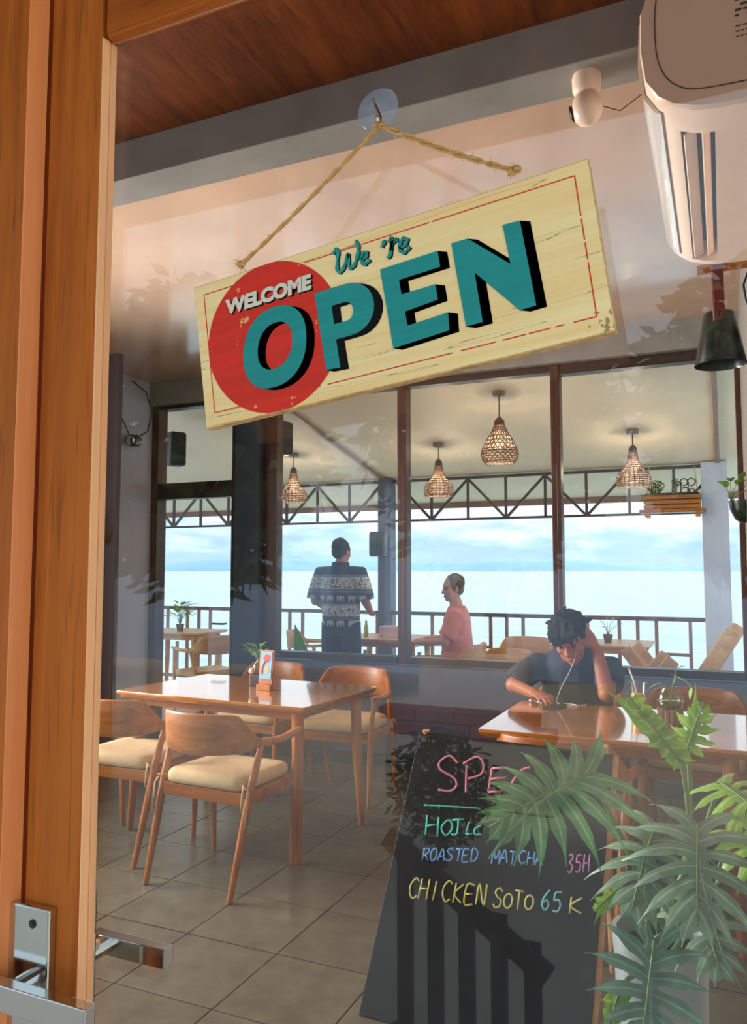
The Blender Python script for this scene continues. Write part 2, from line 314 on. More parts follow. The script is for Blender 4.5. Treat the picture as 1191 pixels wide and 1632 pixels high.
# ------------------------------------------------------------------ mesh helpers
class G:
    def __init__(s): s.v = []; s.f = []; s.m = []; s.uv = None
    def add(s, vs, fs, mi=0, T=None):
        o = len(s.v)
        s.v += [tuple(T @ Vector(p)) if T is not None else tuple(p) for p in vs]
        s.f += [tuple(i+o for i in f) for f in fs]; s.m += [mi]*len(fs)
        return s
    def box(s, lo, hi, bev=0, T=None, mi=0):
        if bev <= 0:
            x0, y0, z0 = lo; x1, y1, z1 = hi
            return s.add([(x0, y0, z0), (x1, y0, z0), (x1, y1, z0), (x0, y1, z0), (x0, y0, z1), (x1, y0, z1), (x1, y1, z1), (x0, y1, z1)],
                         [(0, 3, 2, 1), (4, 5, 6, 7), (0, 1, 5, 4), (1, 2, 6, 5), (2, 3, 7, 6), (3, 0, 4, 7)], mi, T)
        bm = bmesh.new(); bmesh.ops.create_cube(bm, size=1)
        for v in bm.verts: v.co = Vector([lo[i]+(v.co[i]+.5)*(hi[i]-lo[i]) for i in range(3)])
        bmesh.ops.bevel(bm, geom=bm.edges[:], offset=bev, segments=2, profile=.6, affect='EDGES')
        bm.verts.index_update()
        vs = [tuple(v.co) for v in bm.verts]; fs = [tuple(v.index for v in f.verts) for f in bm.faces]; bm.free()
        return s.add(vs, fs, mi, T)
    def loft(s, rings, cap=True, mi=0, T=None, close=True):
        n = len(rings[0]); vs = [p for r in rings for p in r]; fs = []
        for i in range(len(rings)-1):
            for j in range(n if close else n-1):
                k = (j+1) % n
                fs.append((i*n+j, i*n+k, (i+1)*n+k, (i+1)*n+j))
        if cap: fs.append(tuple(reversed(range(n)))); fs.append(tuple((len(rings)-1)*n+j for j in range(n)))
        return s.add(vs, fs, mi, T)
    def tube(s, pts, rad, seg=10, mi=0, T=None, cap=True, flat=1.0, up=None):
        pts = [Vector(p) for p in pts]; n = len(pts)
        if not hasattr(rad, '__len__'): rad = [rad]*n
        rings = []; prev = None
        for i in range(n):
            d = (pts[min(i+1, n-1)]-pts[max(i-1, 0)]); d = d.normalized() if d.length > 1e-9 else Vector((0, 0, 1))
            if prev is None:
                a = Vector(up) if up else (Vector((0, 0, 1)) if abs(d.z) < .9 else Vector((1, 0, 0)))
            else: a = prev
            a = (a-d*a.dot(d)).normalized(); prev = a; b = d.cross(a)
            rings.append([tuple(pts[i]+(a*math.cos(2*PI*j/seg)*flat+b*math.sin(2*PI*j/seg))*rad[i]) for j in range(seg)])
        return s.loft(rings, cap, mi, T)
    def lathe(s, prof, seg=20, c=(0, 0, 0), mi=0, T=None, cap=True):
        rings = [[(c[0]+r*math.cos(2*PI*j/seg), c[1]+r*math.sin(2*PI*j/seg), c[2]+z) for j in range(seg)] for r, z in prof]
        return s.loft(rings, cap, mi, T)
    def ball(s, c, r, seg=14, rings=9, mi=0, T=None):
        if not hasattr(r, '__len__'): r = (r, r, r)
        rr = []
        for i in range(rings+1):
            a = -PI/2+PI*i/rings; q = max(math.cos(a), .02)
            rr.append([(c[0]+r[0]*q*math.cos(2*PI*j/seg), c[1]+r[1]*q*math.sin(2*PI*j/seg), c[2]+r[2]*math.sin(a)) for j in range(seg)])
        return s.loft(rr, True, mi, T)
    def prism(s, poly, z0, z1, mi=0, T=None):
        n = len(poly)
        vs = [(x, y, z0) for x, y in poly]+[(x, y, z1) for x, y in poly]
        fs = [tuple(reversed(range(n))), tuple(range(n, 2*n))]+[(i, (i+1) % n, n+(i+1) % n, n+i) for i in range(n)]
        return s.add(vs, fs, mi, T)
    def build(s, name, mats, parent=None, smooth=False, loc=None, rot=None, angle=None):
        me = bpy.data.meshes.new(name); me.from_pydata(s.v, [], s.f)
        for m in (mats if isinstance(mats, (list, tuple)) else [mats]): me.materials.append(m)
        me.polygons.foreach_set('material_index', s.m)
        if smooth: me.polygons.foreach_set('use_smooth', [True]*len(s.f))
        if s.uv:
            u = me.uv_layers.new(name='UVMap')
            for lp in me.loops: u.data[lp.index].uv = s.uv[lp.vertex_index]
        me.update()
        o = bpy.data.objects.new(name, me); C.objects.link(o)
        if smooth and angle: me.set_sharp_from_angle(angle=R(angle))
        if parent: o.parent = parent
        if loc: o.location = loc
        if rot: o.rotation_euler = rot
        return o
def empty(name, loc=(0, 0, 0), rz=0, rot=None):
    o = bpy.data.objects.new(name, None); C.objects.link(o); o.location = loc; o.rotation_euler = rot or (0, 0, rz); o.empty_display_size = .05
    return o
def tag(o, label, cat, group=None, kind=None):
    o['label'] = label; o['category'] = cat
    if group: o['group'] = group
    if kind: o['kind'] = kind
    return o
def struct(o): o['kind'] = 'structure'; return o
def stuff(o): o['kind'] = 'stuff'; return o
def sbox(name, lo, hi, m, bev=0): return struct(G().box(lo, hi, bev).build(name, m))
def dup(root, loc=None, rot=None, label=None):
    def cp(o, par):
        c = o.copy(); C.objects.link(c)
        if par: c.parent = par
        for ch in o.children: cp(ch, c)
        return c
    r = cp(root, None)
    if loc is not None: r.location = loc
    if rot is not None: r.rotation_euler = rot if hasattr(rot, '__len__') else (0, 0, rot)
    if label: r['label'] = label
    return r
def bake_union(g, name, mats, voxel=.008, smooth=3, parent=None, loc=None):
    """overlapping closed shells -> one continuous surface"""
    me = bpy.data.meshes.new('tmp'); me.from_pydata(g.v, [], g.f); o = bpy.data.objects.new('tmp', me); C.objects.link(o)
    r = o.modifiers.new('r', 'REMESH'); r.mode = 'VOXEL'; r.voxel_size = voxel; r.use_smooth_shade = True
    if smooth:
        q = o.modifiers.new('s', 'SMOOTH'); q.factor = .5; q.iterations = smooth
    bpy.context.view_layer.update()
    dg = bpy.context.evaluated_depsgraph_get()
    nm = bpy.data.meshes.new_from_object(o.evaluated_get(dg)); nm.name = name
    bpy.data.objects.remove(o)
    nm.materials.clear(); nm.materials.append(mats)
    nm.polygons.foreach_set('use_smooth', [True]*len(nm.polygons)); nm.polygons.foreach_set('material_index', [0]*len(nm.polygons))
    o2 = bpy.data.objects.new(name, nm); C.objects.link(o2)
    if parent: o2.parent = parent
    if loc: o2.location = loc
    return o2
def frame(o, y, z):
    """matrix with +Y along y and +Z near z"""
    y = Vector(y).normalized(); z = Vector(z); z = (z-y*z.dot(y)).normalized(); x = y.cross(z)
    m = Matrix((x, y, z)).transposed().to_4x4(); m.translation = Vector(o)
    return m

# ------------------------------------------------------------------ large structure: the room
XL, XR, YF, YB = -4.42, .13, .58, 5.34     # left wall, right wall, door plane, window wall
# floor: grout bed, and each tile a piece of its own
floor = sbox('floor', (XL-.1, YF, -.08), (XR+.1, YB+.1, -.004), M['grout'])
tm = G().box((.0025, .0025, -.012), (.3975, .3975, 0), .0015).build('tile', M['tile'], floor)
tm.location = (0, 0, 0)
tx0, ty0 = -1.541+.4*4, 2.587-.4*5
first = True
for i in range(12):
    for j in range(12):
        x = tx0-.4*(i+1); y = ty0+.4*j
        if x+.4 > XR+.15 or x < XL-.45 or y > YB+.05: continue
        if first: o = tm; first = False
        else:
            o = tm.copy(); C.objects.link(o)
        o.parent = floor; o.location = (x, y, random.uniform(-.0012, 0)); o.rotation_euler = (random.uniform(-.0012, .0012), random.uniform(-.0012, .0012), 0)
ceiling = sbox('ceiling', (XL-.1, 2.11, 3.0), (XR+.1, YB+.1, 3.1), M['ceiling'])
near_ceiling = sbox('trim_1', (XL-.1, YF+.05, 2.83), (XR+.1, 1.97, 2.9), M['ply'])
front_beam = sbox('trim_2', (XL-.05, 1.965, 2.70), (XR+.05, 2.11, 3.02), M['beam'], .004)
back_beam = sbox('trim_3', (XL-.05, 5.24, 2.80), (XR+.05, YB+.12, 3.02), M['beam'], .006)
def win(name, x0, x1, z0, z1, fl, fr, top=.05, bot=.05):
    e = empty(name, (x0, YB, z0)); struct(e)
    W, H = x1-x0, z1-z0
    G().box((-fl, -.05, -bot), (0, .05, H+top), .004).build('left_jamb', M['frame'], e)
    G().box((W, -.05, -bot), (W+fr, .05, H+top), .004).build('right_jamb', M['frame'], e)
    G().box((0, -.045, H), (W, .045, H+top), .003).build('head_rail', M['frame_dark'], e)
    G().box((0, -.06, -bot), (W, .05, 0), .003).build('sill', M['frame_dark'], e)
    G().box((0, -.003, 0), (W, .003, H)).build('pane', M['clear'], e)
    return e
# walls
wlf = empty('wall_left'); struct(wlf)
for lo_, hi_ in (((XL-.12, YF, 0), (XL, 1.75, 3.05)), ((XL-.12, 3.75, 0), (XL, YB+.1, 3.05)), ((XL-.12, 1.75, 0), (XL, 3.75, .85)), ((XL-.12, 1.75, 2.45), (XL, 3.75, 3.05))): G().box(lo_, hi_).build('wall_panel', M['wall_light'], wlf)
win('window_4', 1.8, 3.7, .9, 2.4, .05, .05).matrix_world = Matrix.Translation((XL-.06, 1.8, .9)) @ Matrix.Rotation(R(90), 4, 'Z')  # unseen window, added as an opening for the side fill lamp
sbox('trim_4', (XL-.02, 4.42, 0), (-4.02, 4.47, 3.0), M['slate_dark'], .004)
sbox('wall_right', (XR, YF-.02, 0), (XR+.12, YB+.1, 3.05), M['wall_right'])
wb = empty('wall_back'); struct(wb)
G().box((-3.31, 5.28, 0), (XR+.05, YB+.1, .72), 0).build('lower_panel', M['slate'], wb)
G().box((-3.535, 5.22, 0), (-3.31, YB+.1, 2.82), .006).build('pier', M['slate_dark'], wb)
G().box((XL, 5.3, 2.78), (XR, YB+.1, 2.83)).build('head_strip', M['frame_dark'], wb)
sbox('baseboard_back', (-3.31, 5.268, 0), (XR, 5.28, .09), M['slate_dark'], .002)
# window wall joinery
win('window_1', -3.19, -2.165, .785, 2.75, .11, .035)
win('window_2', -2.095, -1.042, .785, 2.75, .035, .033)
win('window_3', -.979, .098, .785, 2.73, .03, .03, top=.07)
d3 = empty('door_3', (-4.35, YB, 0)); struct(d3)      # glazed door out to the terrace, transom above
G().box((-.07, -.06, 0), (0, .06, 2.80), .004).build('left_jamb', M['frame'], d3)
G().box((.74, -.05, 0), (.815, .06, 2.80), .004).build('right_jamb', M['frame_dark'], d3)
G().box((0, -.05, 2.0), (.74, .05, 2.135), .004).build('transom_bar', M['frame_dark'], d3)
G().box((0, -.045, 2.77), (.74, .045, 2.82), .003).build('head_rail', M['frame_dark'], d3)
G().box((0, -.003, 2.135), (.74, .003, 2.77)).build('transom_pane', M['clear'], d3)
G().box((0, -.03, 0), (.74, .03, .12), .003).build('bottom_rail', M['frame'], d3)
G().box((0, -.003, .12), (.74, .003, 2.0)).build('pane', M['clear'], d3)
G().tube([(.70, -.04, .98), (.70, -.09, .98), (.60, -.09, .98)], .008).build('lever', M['black'], d3, True)

# front wall around the glazed double doors (we stand outside it)
fw_ = empty('wall_front'); struct(fw_)
G().box((XL-.1, YF, 2.10), (-1.45, YF+.1, 2.30)).build('lintel', M['slate'], fw_)
G().box((XL-.1, YF, 2.75), (XR+.1, YF+.1, 3.0)).build('upper_panel', M['slate'], fw_)
G().box((-1.45, YF, 2.12), (XR, YF+.08, 2.2)).build('door_lintel', M['teak_h'], fw_)
G().box((XL-.1, YF, 0), (-1.55, YF+.1, .35)).build('plinth', M['slate'], fw_)
for k, x in enumerate((XL, -3.45, -2.5, -1.55)):
    G().box((x, YF+.01, 0), (x+.1, YF+.09, 2.8), .004).build('mullion', M['teak'], fw_)
G().box((-.7, YF+.01, 2.2), (-.62, YF+.09, 2.75), .004).build('mullion', M['teak'], fw_)
for x0, x1, z0, z1 in ((XL+.1, -3.45, .35, 2.1), (-3.35, -2.5, .35, 2.1), (-2.4, -1.55, .35, 2.1), (XL+.1, -.7, 2.3, 2.75), (-.62, XR, 2.2, 2.75)):
    G().box((x0, YF+.048, z0), (x1, YF+.052, z1)).build('pane', M['door_glass'], fw_)

# unseen timber eave, added so the upper door glass mirrors something dark
sbox('trim_8', (XL-1, -1.2, 2.78), (XR+1.2, YF, 2.86), M['ply'])
# the two door leaves
d1 = empty('door_1', (-.54, YF, 0)); struct(d1)
# stile with its grooved, sloping glazing bead (stepped profile as seen in the photograph)
G().box((-.088, 0, 0), (-.0205, .020, 2.12), .0015).box((-.088, .02, 0), (-.043, .045, 2.12)).build('stile', M['teak'], d1)
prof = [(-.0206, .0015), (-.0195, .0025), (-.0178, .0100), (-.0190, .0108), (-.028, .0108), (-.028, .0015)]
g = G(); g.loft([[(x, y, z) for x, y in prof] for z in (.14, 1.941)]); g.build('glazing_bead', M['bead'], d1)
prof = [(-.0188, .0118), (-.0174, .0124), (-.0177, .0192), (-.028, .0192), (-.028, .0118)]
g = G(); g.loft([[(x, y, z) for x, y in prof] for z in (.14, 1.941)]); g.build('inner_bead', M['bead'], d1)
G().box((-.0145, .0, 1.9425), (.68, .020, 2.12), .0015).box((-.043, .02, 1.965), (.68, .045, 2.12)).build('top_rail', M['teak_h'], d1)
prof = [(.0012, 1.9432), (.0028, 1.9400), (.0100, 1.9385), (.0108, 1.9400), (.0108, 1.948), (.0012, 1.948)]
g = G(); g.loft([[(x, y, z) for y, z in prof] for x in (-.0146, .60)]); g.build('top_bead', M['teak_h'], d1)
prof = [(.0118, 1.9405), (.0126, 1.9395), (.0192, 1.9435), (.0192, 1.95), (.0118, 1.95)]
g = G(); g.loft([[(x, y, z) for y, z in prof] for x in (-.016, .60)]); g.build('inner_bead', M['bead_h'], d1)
G().box((.60, 0, 0), (.668, .045, 2.12), .0025).build('hinge_stile', M['teak'], d1)
G().box((-.0145, 0, 0), (.60, .045, .14), .0025).build('bottom_rail', M['teak_h'], d1)
G().box((-.030, .0195, .13), (.602, .0225, 1.96)).build('glass_pane', M['door_glass'], d1)
# planted astragal mouldings on the meeting edge
prof = [(-.116, 0.0), (-.116, -.012), (-.109, -.020), (-.100, -.020), (-.1000, 0.0)]
g = G(); g.loft([[(x, y, z) for x, y in prof] for z in (0, 2.12)]); g.build('astragal', M['teak'], d1)
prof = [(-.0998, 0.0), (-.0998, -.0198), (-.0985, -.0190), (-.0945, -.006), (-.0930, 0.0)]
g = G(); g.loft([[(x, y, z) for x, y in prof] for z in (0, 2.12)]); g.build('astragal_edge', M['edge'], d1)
# handle: long plate, keyhole, square lever outside and inside
G().box((-.099+.0, -.010, .87), (-.046, 0, 1.083), .002).build('handle_plate', M['chrome'], d1)
kh = G(); kh.tube([(-.066, -.0098, 1.068), (-.066, -.0108, 1.068)], .0042, 16); kh.tube([(-.066, -.0104, 1.068), (-.066, -.0114, 1.068)], .0022, 10); kh.build('screw', M['dark_metal'], d1, False)
lv = G(); lv.tube([(-.0725, -.008, 1.011), (-.0725, -.03, 1.011)], .011, 16)
lv.box((-.125, -.038, 1.000), (.027, -.025, 1.0235), .0012); lv.build('lever', M['chrome'], d1)
G().box((-.099, .045, .87), (-.046, .053, 1.083), .002).build('inside_handle_plate', M['chrome'], d1)
lv = G(); lv.tube([(-.0725, .05, 1.005), (-.0725, .095, 1.005)], .010, 16); lv.box((-.086, .086, .9985), (.012, .100, 1.018), .0012); lv.build('inside_lever', M['chrome'], d1)
d2 = empty('door_2', (-.656, YF, 0)); struct(d2)
G().box((-.09, 0.004, 0), (-.0005, .045, 2.12), .0025).build('stile', M['teak'], d2)
G().box((-.70, 0.004, 1.94), (-.09, .045, 2.12), .0025).build('top_rail', M['teak_h'], d2)
G().box((-.79, 0.004, 0), (-.70, .045, 2.12), .0025).build('hinge_stile', M['teak'], d2)
G().box((-.70, 0.004, 0), (-.09, .045, .14), .0025).build('bottom_rail', M['teak_h'], d2)
G().box((-.702, .0195, .13), (-.088, .0225, 1.95)).build('glass_pane', M['door_glass'], d2)

# ------------------------------------------------------------------ large structure: terrace and sea
sbox('terrace_floor', (-12, YB+.1, -.12), (1.6, 8.4, -.005), wood('terrace boards', (196, 168, 140), (160, 130, 104), 'y', 10, .5))
def zc(y): return 2.9-(y-5.4)*.185
g = G(); g.add([(-12, YB+.1, zc(YB+.1)), (1.6, YB+.1, zc(YB+.1)), (1.6, 9.1, zc(9.1)), (-12, 9.1, zc(9.1)), (-12, YB+.1, zc(YB+.1)+.12), (1.6, YB+.1, zc(YB+.1)+.12), (1.6, 9.1, zc(9.1)+.12), (-12, 9.1, zc(9.1)+.12)],
               [(0, 3, 2, 1), (4, 5, 6, 7), (0, 1, 5, 4), (1, 2, 6, 5), (2, 3, 7, 6), (3, 0, 4, 7)])
struct(g.build('terrace_ceiling', M['ter_ceil']))
sbox('trim_5', (-12, 9.02, 2.16), (1.6, 9.08, 2.30), M['rail_paint'])
for k, x in enumerate((-3.42, -.02)):
    b_ = G(); T = frame((x, YB+.2, zc(YB+.2)-.012), (0, 1, -.185), (0, 0, 1)); b_.box((-.018, 0, -.02), (.018, 2.6, .012), .003, T); struct(b_.build(f'trim_{6+k}', M['rail_paint']))
sbox('terrace_pillar', (-3.475, 7.92, -.1), (-3.325, 8.08, 2.42), M['slate'], .006)
sbox('terrace_pillar', (-.168, 7.92, -.1), (.06, 8.08, 2.42), M['wall_light'], .006)
sbox('terrace_pillar', (-7.9, 7.92, -.1), (-7.75, 8.08, 2.42), M['slate'], .006)
sea = struct(G().add([(-20000, 8.6, -3.6), (20000, 8.6, -3.6), (20000, 30000, -3.6), (-20000, 30000, -3.6)], [(0, 1, 2, 3)]).build('sea', M['sea']))
# far hills across the water
g = G(); ridge = []
random.seed(3)
for i in range(80):
    t = i/79; x = -9500+t*11500
    h = 300*math.exp(-((t-.30)/.25)**2)+170*math.exp(-((t-.66)/.14)**2)+70*max(0, 1-t)+24*math.sin(t*31)+14*math.sin(t*67)
    ridge.append((x, max(h*.55, 2)))
for x, h in ridge: g.v += [(x, 9000, -6), (x, 9300, h*.7), (x, 9800, h), (x, 11500, -6)]
for i in range(79):
    for k in range(3): g.f.append((4*i+k, 4*(i+1)+k, 4*(i+1)+k+1, 4*i+k+1)); g.m.append(0)
struct(g.build('mountain', M['mountain'], smooth=True))
# ground outside the door, where we stand
sbox('ground', (-14, -9, -.1), (7, YF-.01, -.006), M['paving'])

# ------------------------------------------------------------------ terrace truss and railing
YT = 8.0
tr = empty('roof_truss', (0, YT, 1.95)); tag(tr, 'dark steel lattice truss spanning the open sea side of the terrace', 'truss')
G().box((-8, -.02, .425), (0, .02, .455)).build('top_chord', M['truss'], tr)
G().box((-8, -.015, -.012), (0, .015, .012)).build('bottom_chord', M['truss'], tr)
vt = G().box((-.013, -.012, 0), (.013, .012, .43)).build('vertical', M['truss'], tr); vt.location = (-.41, 0, 0)
dl = math.hypot(.41, .43)
dg_ = G().box((0, -.012, -.013), (dl, .012, .013)).build('diagonal', M['truss'], tr)
ga = math.atan2(.43, .41)
fv = fd = True
for base, n_ in ((0.0, 8), (-3.45, 11)):
    for k in range(n_):
        xa = base-.41*(k+1)
        if k+1 < n_ or base < -1:
            o = vt if fv else vt.copy()
            if not fv: C.objects.link(o); o.parent = tr
            fv = False; o.location = (xa, 0, 0)
        o = dg_ if fd else dg_.copy()
        if not fd: C.objects.link(o); o.parent = tr
        fd = False
        if k % 2 == 0: o.location = (xa, 0, 0); o.rotation_euler = (0, -ga, 0)
        else: o.location = (xa, 0, .43); o.rotation_euler = (0, ga, 0)

rl = empty('terrace_railing', (0, YT-.03, 0)); tag(rl, 'brown railing with square balusters along the sea edge of the terrace', 'railing')
G().box((-8, -.03, .925), (-.17, .03, .965), .006).build('top_rail', M['rail_top'], rl)
G().box((-8, -.02, .10), (-.17, .02, .14), .004).build('bottom_rail', M['rail_paint'], rl)
bs = G().box((-.016, -.014, .14), (.016, .014, .925)).build('baluster', M['rail_paint'], rl)
ms_ = G().box((0, -.012, .60), (.30, .012, .63)).build('cross_piece', M['rail_paint'], rl)
x = -.3; k = 0; fb = fm = True
while x > -8:
    o = bs if fb else bs.copy()
    if not fb: C.objects.link(o); o.parent = rl
    fb = False; o.location = (x, 0, 0)
    st = (.30, .17, .17)[k % 3]
    if k % 3 == 0:
        q = ms_ if fm else ms_.copy()
        if not fm: C.objects.link(q); q.parent = rl
        fm = False; q.location = (x-.30, 0, 0)
        hb = bs.copy(); C.objects.link(hb); hb.parent = rl; hb.location = (x-.15, 0, 0); hb.scale = (1, 1, .5); hb.location.z = .07
    x -= st; k += 1

# ------------------------------------------------------------------ furniture
def rrect(w, h, r, n=3):
    p = []
    for cx, cy, a0 in ((w-r, h-r, 0), (-w+r, h-r, 90), (-w+r, -h+r, 180), (w-r, -h+r, 270)):
        for k in range(n+1):
            a = R(a0+90*k/n); p.append((cx+r*math.cos(a), cy+r*math.sin(a)))
    return p
def make_chair(label, cushion=True, mat='chair', matx='chair_x'):
    t = empty('dining_armchair'); tag(t, label, 'chair')
    rings = []; n = 24
    for i in range(n+1):
        s = -1+2*i/n; a = abs(s)
        x = .262*math.sin(s*1.2)/math.sin(1.2); y = -.235+.175*a**2.2
        dx = .262*1.2*math.cos(s*1.2)/math.sin(1.2); dy = .175*2.2*a**1.2*(1 if s > 0 else -1)
        nn = Vector((-dy, dx, 0)).normalized()
        k = max(0, (a-.62)/.38); k = k*k*(3-2*k)
        zt = .772-.012*a*a-.115*k; zb = .588+.022*a*a+.008*k
        hh = (zt-zb)/2; zm = (zt+zb)/2
        ring = []
        for (u, v) in rrect(.0115, hh, .009, 2):
            lean = -.10*(v+zm-.6)          # the top of the back leans away
            q = Vector((x, y+lean*(1-a*.6), 0))+nn*u; ring.append((q.x, q.y, zm+v))
        rings.append(ring)
    G().loft(rings).build('backrest', M[matx], t, True, angle=50)
    for sx in (-1, 1):
        pts = [(sx*.262, -.062, .634), (sx*.270, .02, .628), (sx*.272, .11, .630), (sx*.266, .20, .640), (sx*.262, .245, .645)]
        rg = []
        for i, p in enumerate(pts):
            w_, h_ = (.0135, .020, .022, .021, .012)[i], (.022, .015, .014, .014, .010)[i]
            rg.append([(p[0]+u, p[1], p[2]+v) for u, v in rrect(w_, h_, min(w_, h_)*.8, 2)])
        if sx < 0: rg = [list(r) for r in rg]
        G().loft(rg).build('arm', M[mat], t, True, angle=60)
        G().tube([(sx*.232, -.262, 0), (sx*.240, -.19, .25), (sx*.246, -.135, .45), (sx*.256, -.072, .625)], [.0125, .0175, .0185, .014], 12).build('leg', M[mat], t, True, angle=60)
        G().tube([(sx*.232, .222, 0), (sx*.240, .222, .25), (sx*.246, .220, .42), (sx*.262, .205, .632)], [.0115, .0165, .018, .013], 12).build('leg', M[mat], t, True, angle=60)
    g = G()
    g.box((-.235, .195, .372), (.235, .222, .428), .004); g.box((-.235, -.165, .372), (.235, -.140, .428), .004)
    g.box((-.248, -.15, .378), (-.224, .21, .428), .004); g.box((.224, -.15, .378), (.248, .21, .428), .004)
    g.box((-.226, -.142, .415), (.226, .197, .428))
    g.build('seat_frame', M[matx], t)
    if cushion:
        rg = []
        for z, k in ((.430, .93), (.437, .985), (.455, 1.0), (.474, .985), (.486, .94), (.492, .86), (.495, .6), (.4955, .2)):
            rg.append([(px*k, .03+py*k, z+.004*math.sin(px*19+py*11)*(1 if z > .48 else 0)) for px, py in rrect(.226, .205, .06, 4)])
        c = G().loft(rg).build('seat_cushion', M['cushion'], t, True)
        for sx in (-1, 1):
            g = G()
            p0 = Vector((sx*.215, -.155, .462))
            g.tube([p0, p0+Vector((sx*.03, -.03, .004)), p0+Vector((sx*.045, -.02, -.02)), p0+Vector((sx*.05, -.035, -.09)), p0+Vector((sx*.046, -.045, -.17))], .0055, 6, flat=.35)
            g.tube([p0+Vector((sx*.02, -.02, .0)), p0+Vector((sx*.032, -.045, -.03)), p0+Vector((sx*.03, -.05, -.10))], .005, 6, flat=.35)
            g.build('tie', M['cushion'], c, True)
    return t
ch1 = make_chair('nearest teak armchair, back to the door, beige cushion tied on, before the square cafe table')
ch1.location = (-2.165, 3.15, 0); ch1.rotation_euler = (0, 0, R(-3)); ch1['group'] = 'armchairs at the two indoor tables'
for loc, rz, lab in (((-2.83, 3.28, 0), R(2), 'teak armchair partly cut off by the door stile, left of the nearest armchair'),
                     ((-2.20, 4.53, 0), R(183), 'teak armchair under the window facing us, at the right end of the menu-holder table'),
                     ((-2.84, 4.56, 0), R(178), 'teak armchair mostly hidden behind the menu holder on the square table'),
                     ((-.60, 3.24, 0), R(-4), 'teak armchair seen over the top of the chalkboard, back to us'),
                     ((-.76, 4.44, 0), R(180), 'teak armchair the man with the phone sits on'),
                     ((-.155, 4.42, 0), R(180), 'empty teak armchair beside the bent man, behind the drink and bowl vase')):
    dup(ch1, loc, rz, lab)

def make_table(label, W, D, topmat='top'):
    t = empty('dining_table'); tag(t, label, 'table')
    rg = []
    for z, k in ((.716, .018), (.724, .010), (.737, .0), (.747, .0), (.75, .003)):
        rg.append([(px, py, z) for px, py in rrect(W/2-k, D/2-k, .012, 2)])
    G().loft(rg).build('tabletop', M[topmat], t, True, angle=30)
    for sx in (-1, 1):
        for sy in (-1, 1):
            G().tube([(sx*(W/2-.065), sy*(D/2-.065), 0), (sx*(W/2-.085), sy*(D/2-.085), .40), (sx*(W/2-.09), sy*(D/2-.09), .718)], [.0165, .027, .031], 14).build('leg', M['chair'], t, True, angle=60)
    g = G()
    for sy in (-1, 1): g.box((-W/2+.10, sy*(D/2-.09)-.011, .672), (W/2-.10, sy*(D/2-.09)+.011, .717), .003)
    for sx in (-1, 1): g.box((sx*(W/2-.09)-.011, -D/2+.1, .672), (sx*(W/2-.09)+.011, D/2-.1, .717), .003)
    g.build('apron', M['chair_x'], t)
    return t
t1 = make_table('square teak cafe table with menu holder, shiny top reflecting the windows', 1.21, .78)
t1.location = (-2.43, 3.75, 0); t1.rotation_euler = (0, 0, R(-3))
t2 = make_table('long teak table where the man leans over his phone', 1.04, .78)
t2.location = (-.43, 3.58, 0)

# terrace furniture, paler wood in the daylight
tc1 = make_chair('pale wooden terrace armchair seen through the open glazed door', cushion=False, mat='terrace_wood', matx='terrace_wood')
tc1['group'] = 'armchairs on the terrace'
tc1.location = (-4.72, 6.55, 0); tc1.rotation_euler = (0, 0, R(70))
for loc, rz, lab in (((-6.05, 6.9, 0), R(-80), 'pale terrace armchair cut off by the left jamb of the glazed door'),
                     ((-4.05, 7.45, 0), R(-70), 'pale terrace armchair behind the left hip of the man in the banded shirt'),
                     ((-2.18, 6.70, 0), R(88), 'pale terrace armchair in which the man in salmon sits'),
                     ((-1.66, 6.12, 0), R(158), 'pale terrace armchair whose curved back shows above the sill of the middle window'),
                     ((-1.74, 7.35, 0), R(180), 'pale terrace armchair by the railing behind the bent man')):
    dup(tc1, loc, rz, lab)
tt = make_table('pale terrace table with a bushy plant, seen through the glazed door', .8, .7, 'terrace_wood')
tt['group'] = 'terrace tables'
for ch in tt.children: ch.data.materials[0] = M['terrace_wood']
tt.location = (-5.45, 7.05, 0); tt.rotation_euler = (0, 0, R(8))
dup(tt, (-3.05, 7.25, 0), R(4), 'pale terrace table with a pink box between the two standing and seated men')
dup(tt, (-1.0, 7.5, 0), 0, 'pale terrace table with a small potted plant behind the crossed folding chairs')

def folding_chair(label):
    t = empty('folding_chair'); tag(t, label, 'chair', 'folding chairs leaning by the right window')
    for sx in (-1, 1):
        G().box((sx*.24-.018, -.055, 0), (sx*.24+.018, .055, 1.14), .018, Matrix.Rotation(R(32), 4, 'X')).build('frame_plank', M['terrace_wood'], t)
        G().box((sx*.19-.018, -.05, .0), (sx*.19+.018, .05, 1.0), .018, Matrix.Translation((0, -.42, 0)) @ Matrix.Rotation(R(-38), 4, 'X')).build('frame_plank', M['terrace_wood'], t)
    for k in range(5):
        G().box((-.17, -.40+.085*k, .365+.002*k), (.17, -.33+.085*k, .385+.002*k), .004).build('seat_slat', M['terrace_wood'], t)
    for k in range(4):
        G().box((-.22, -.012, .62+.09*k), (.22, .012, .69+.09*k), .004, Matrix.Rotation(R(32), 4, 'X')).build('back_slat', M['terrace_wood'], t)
    return t
f1 = folding_chair('pale wooden folding chair crossing another outside the right window, nearer the bent man')
f1.location = (-.52, 6.72, 0); f1.rotation_euler = (0, 0, R(84))
f2 = dup(f1, (-.56, 6.02, 0), R(-80), 'pale wooden folding chair crossing another outside the right window, nearer the pale pillar')

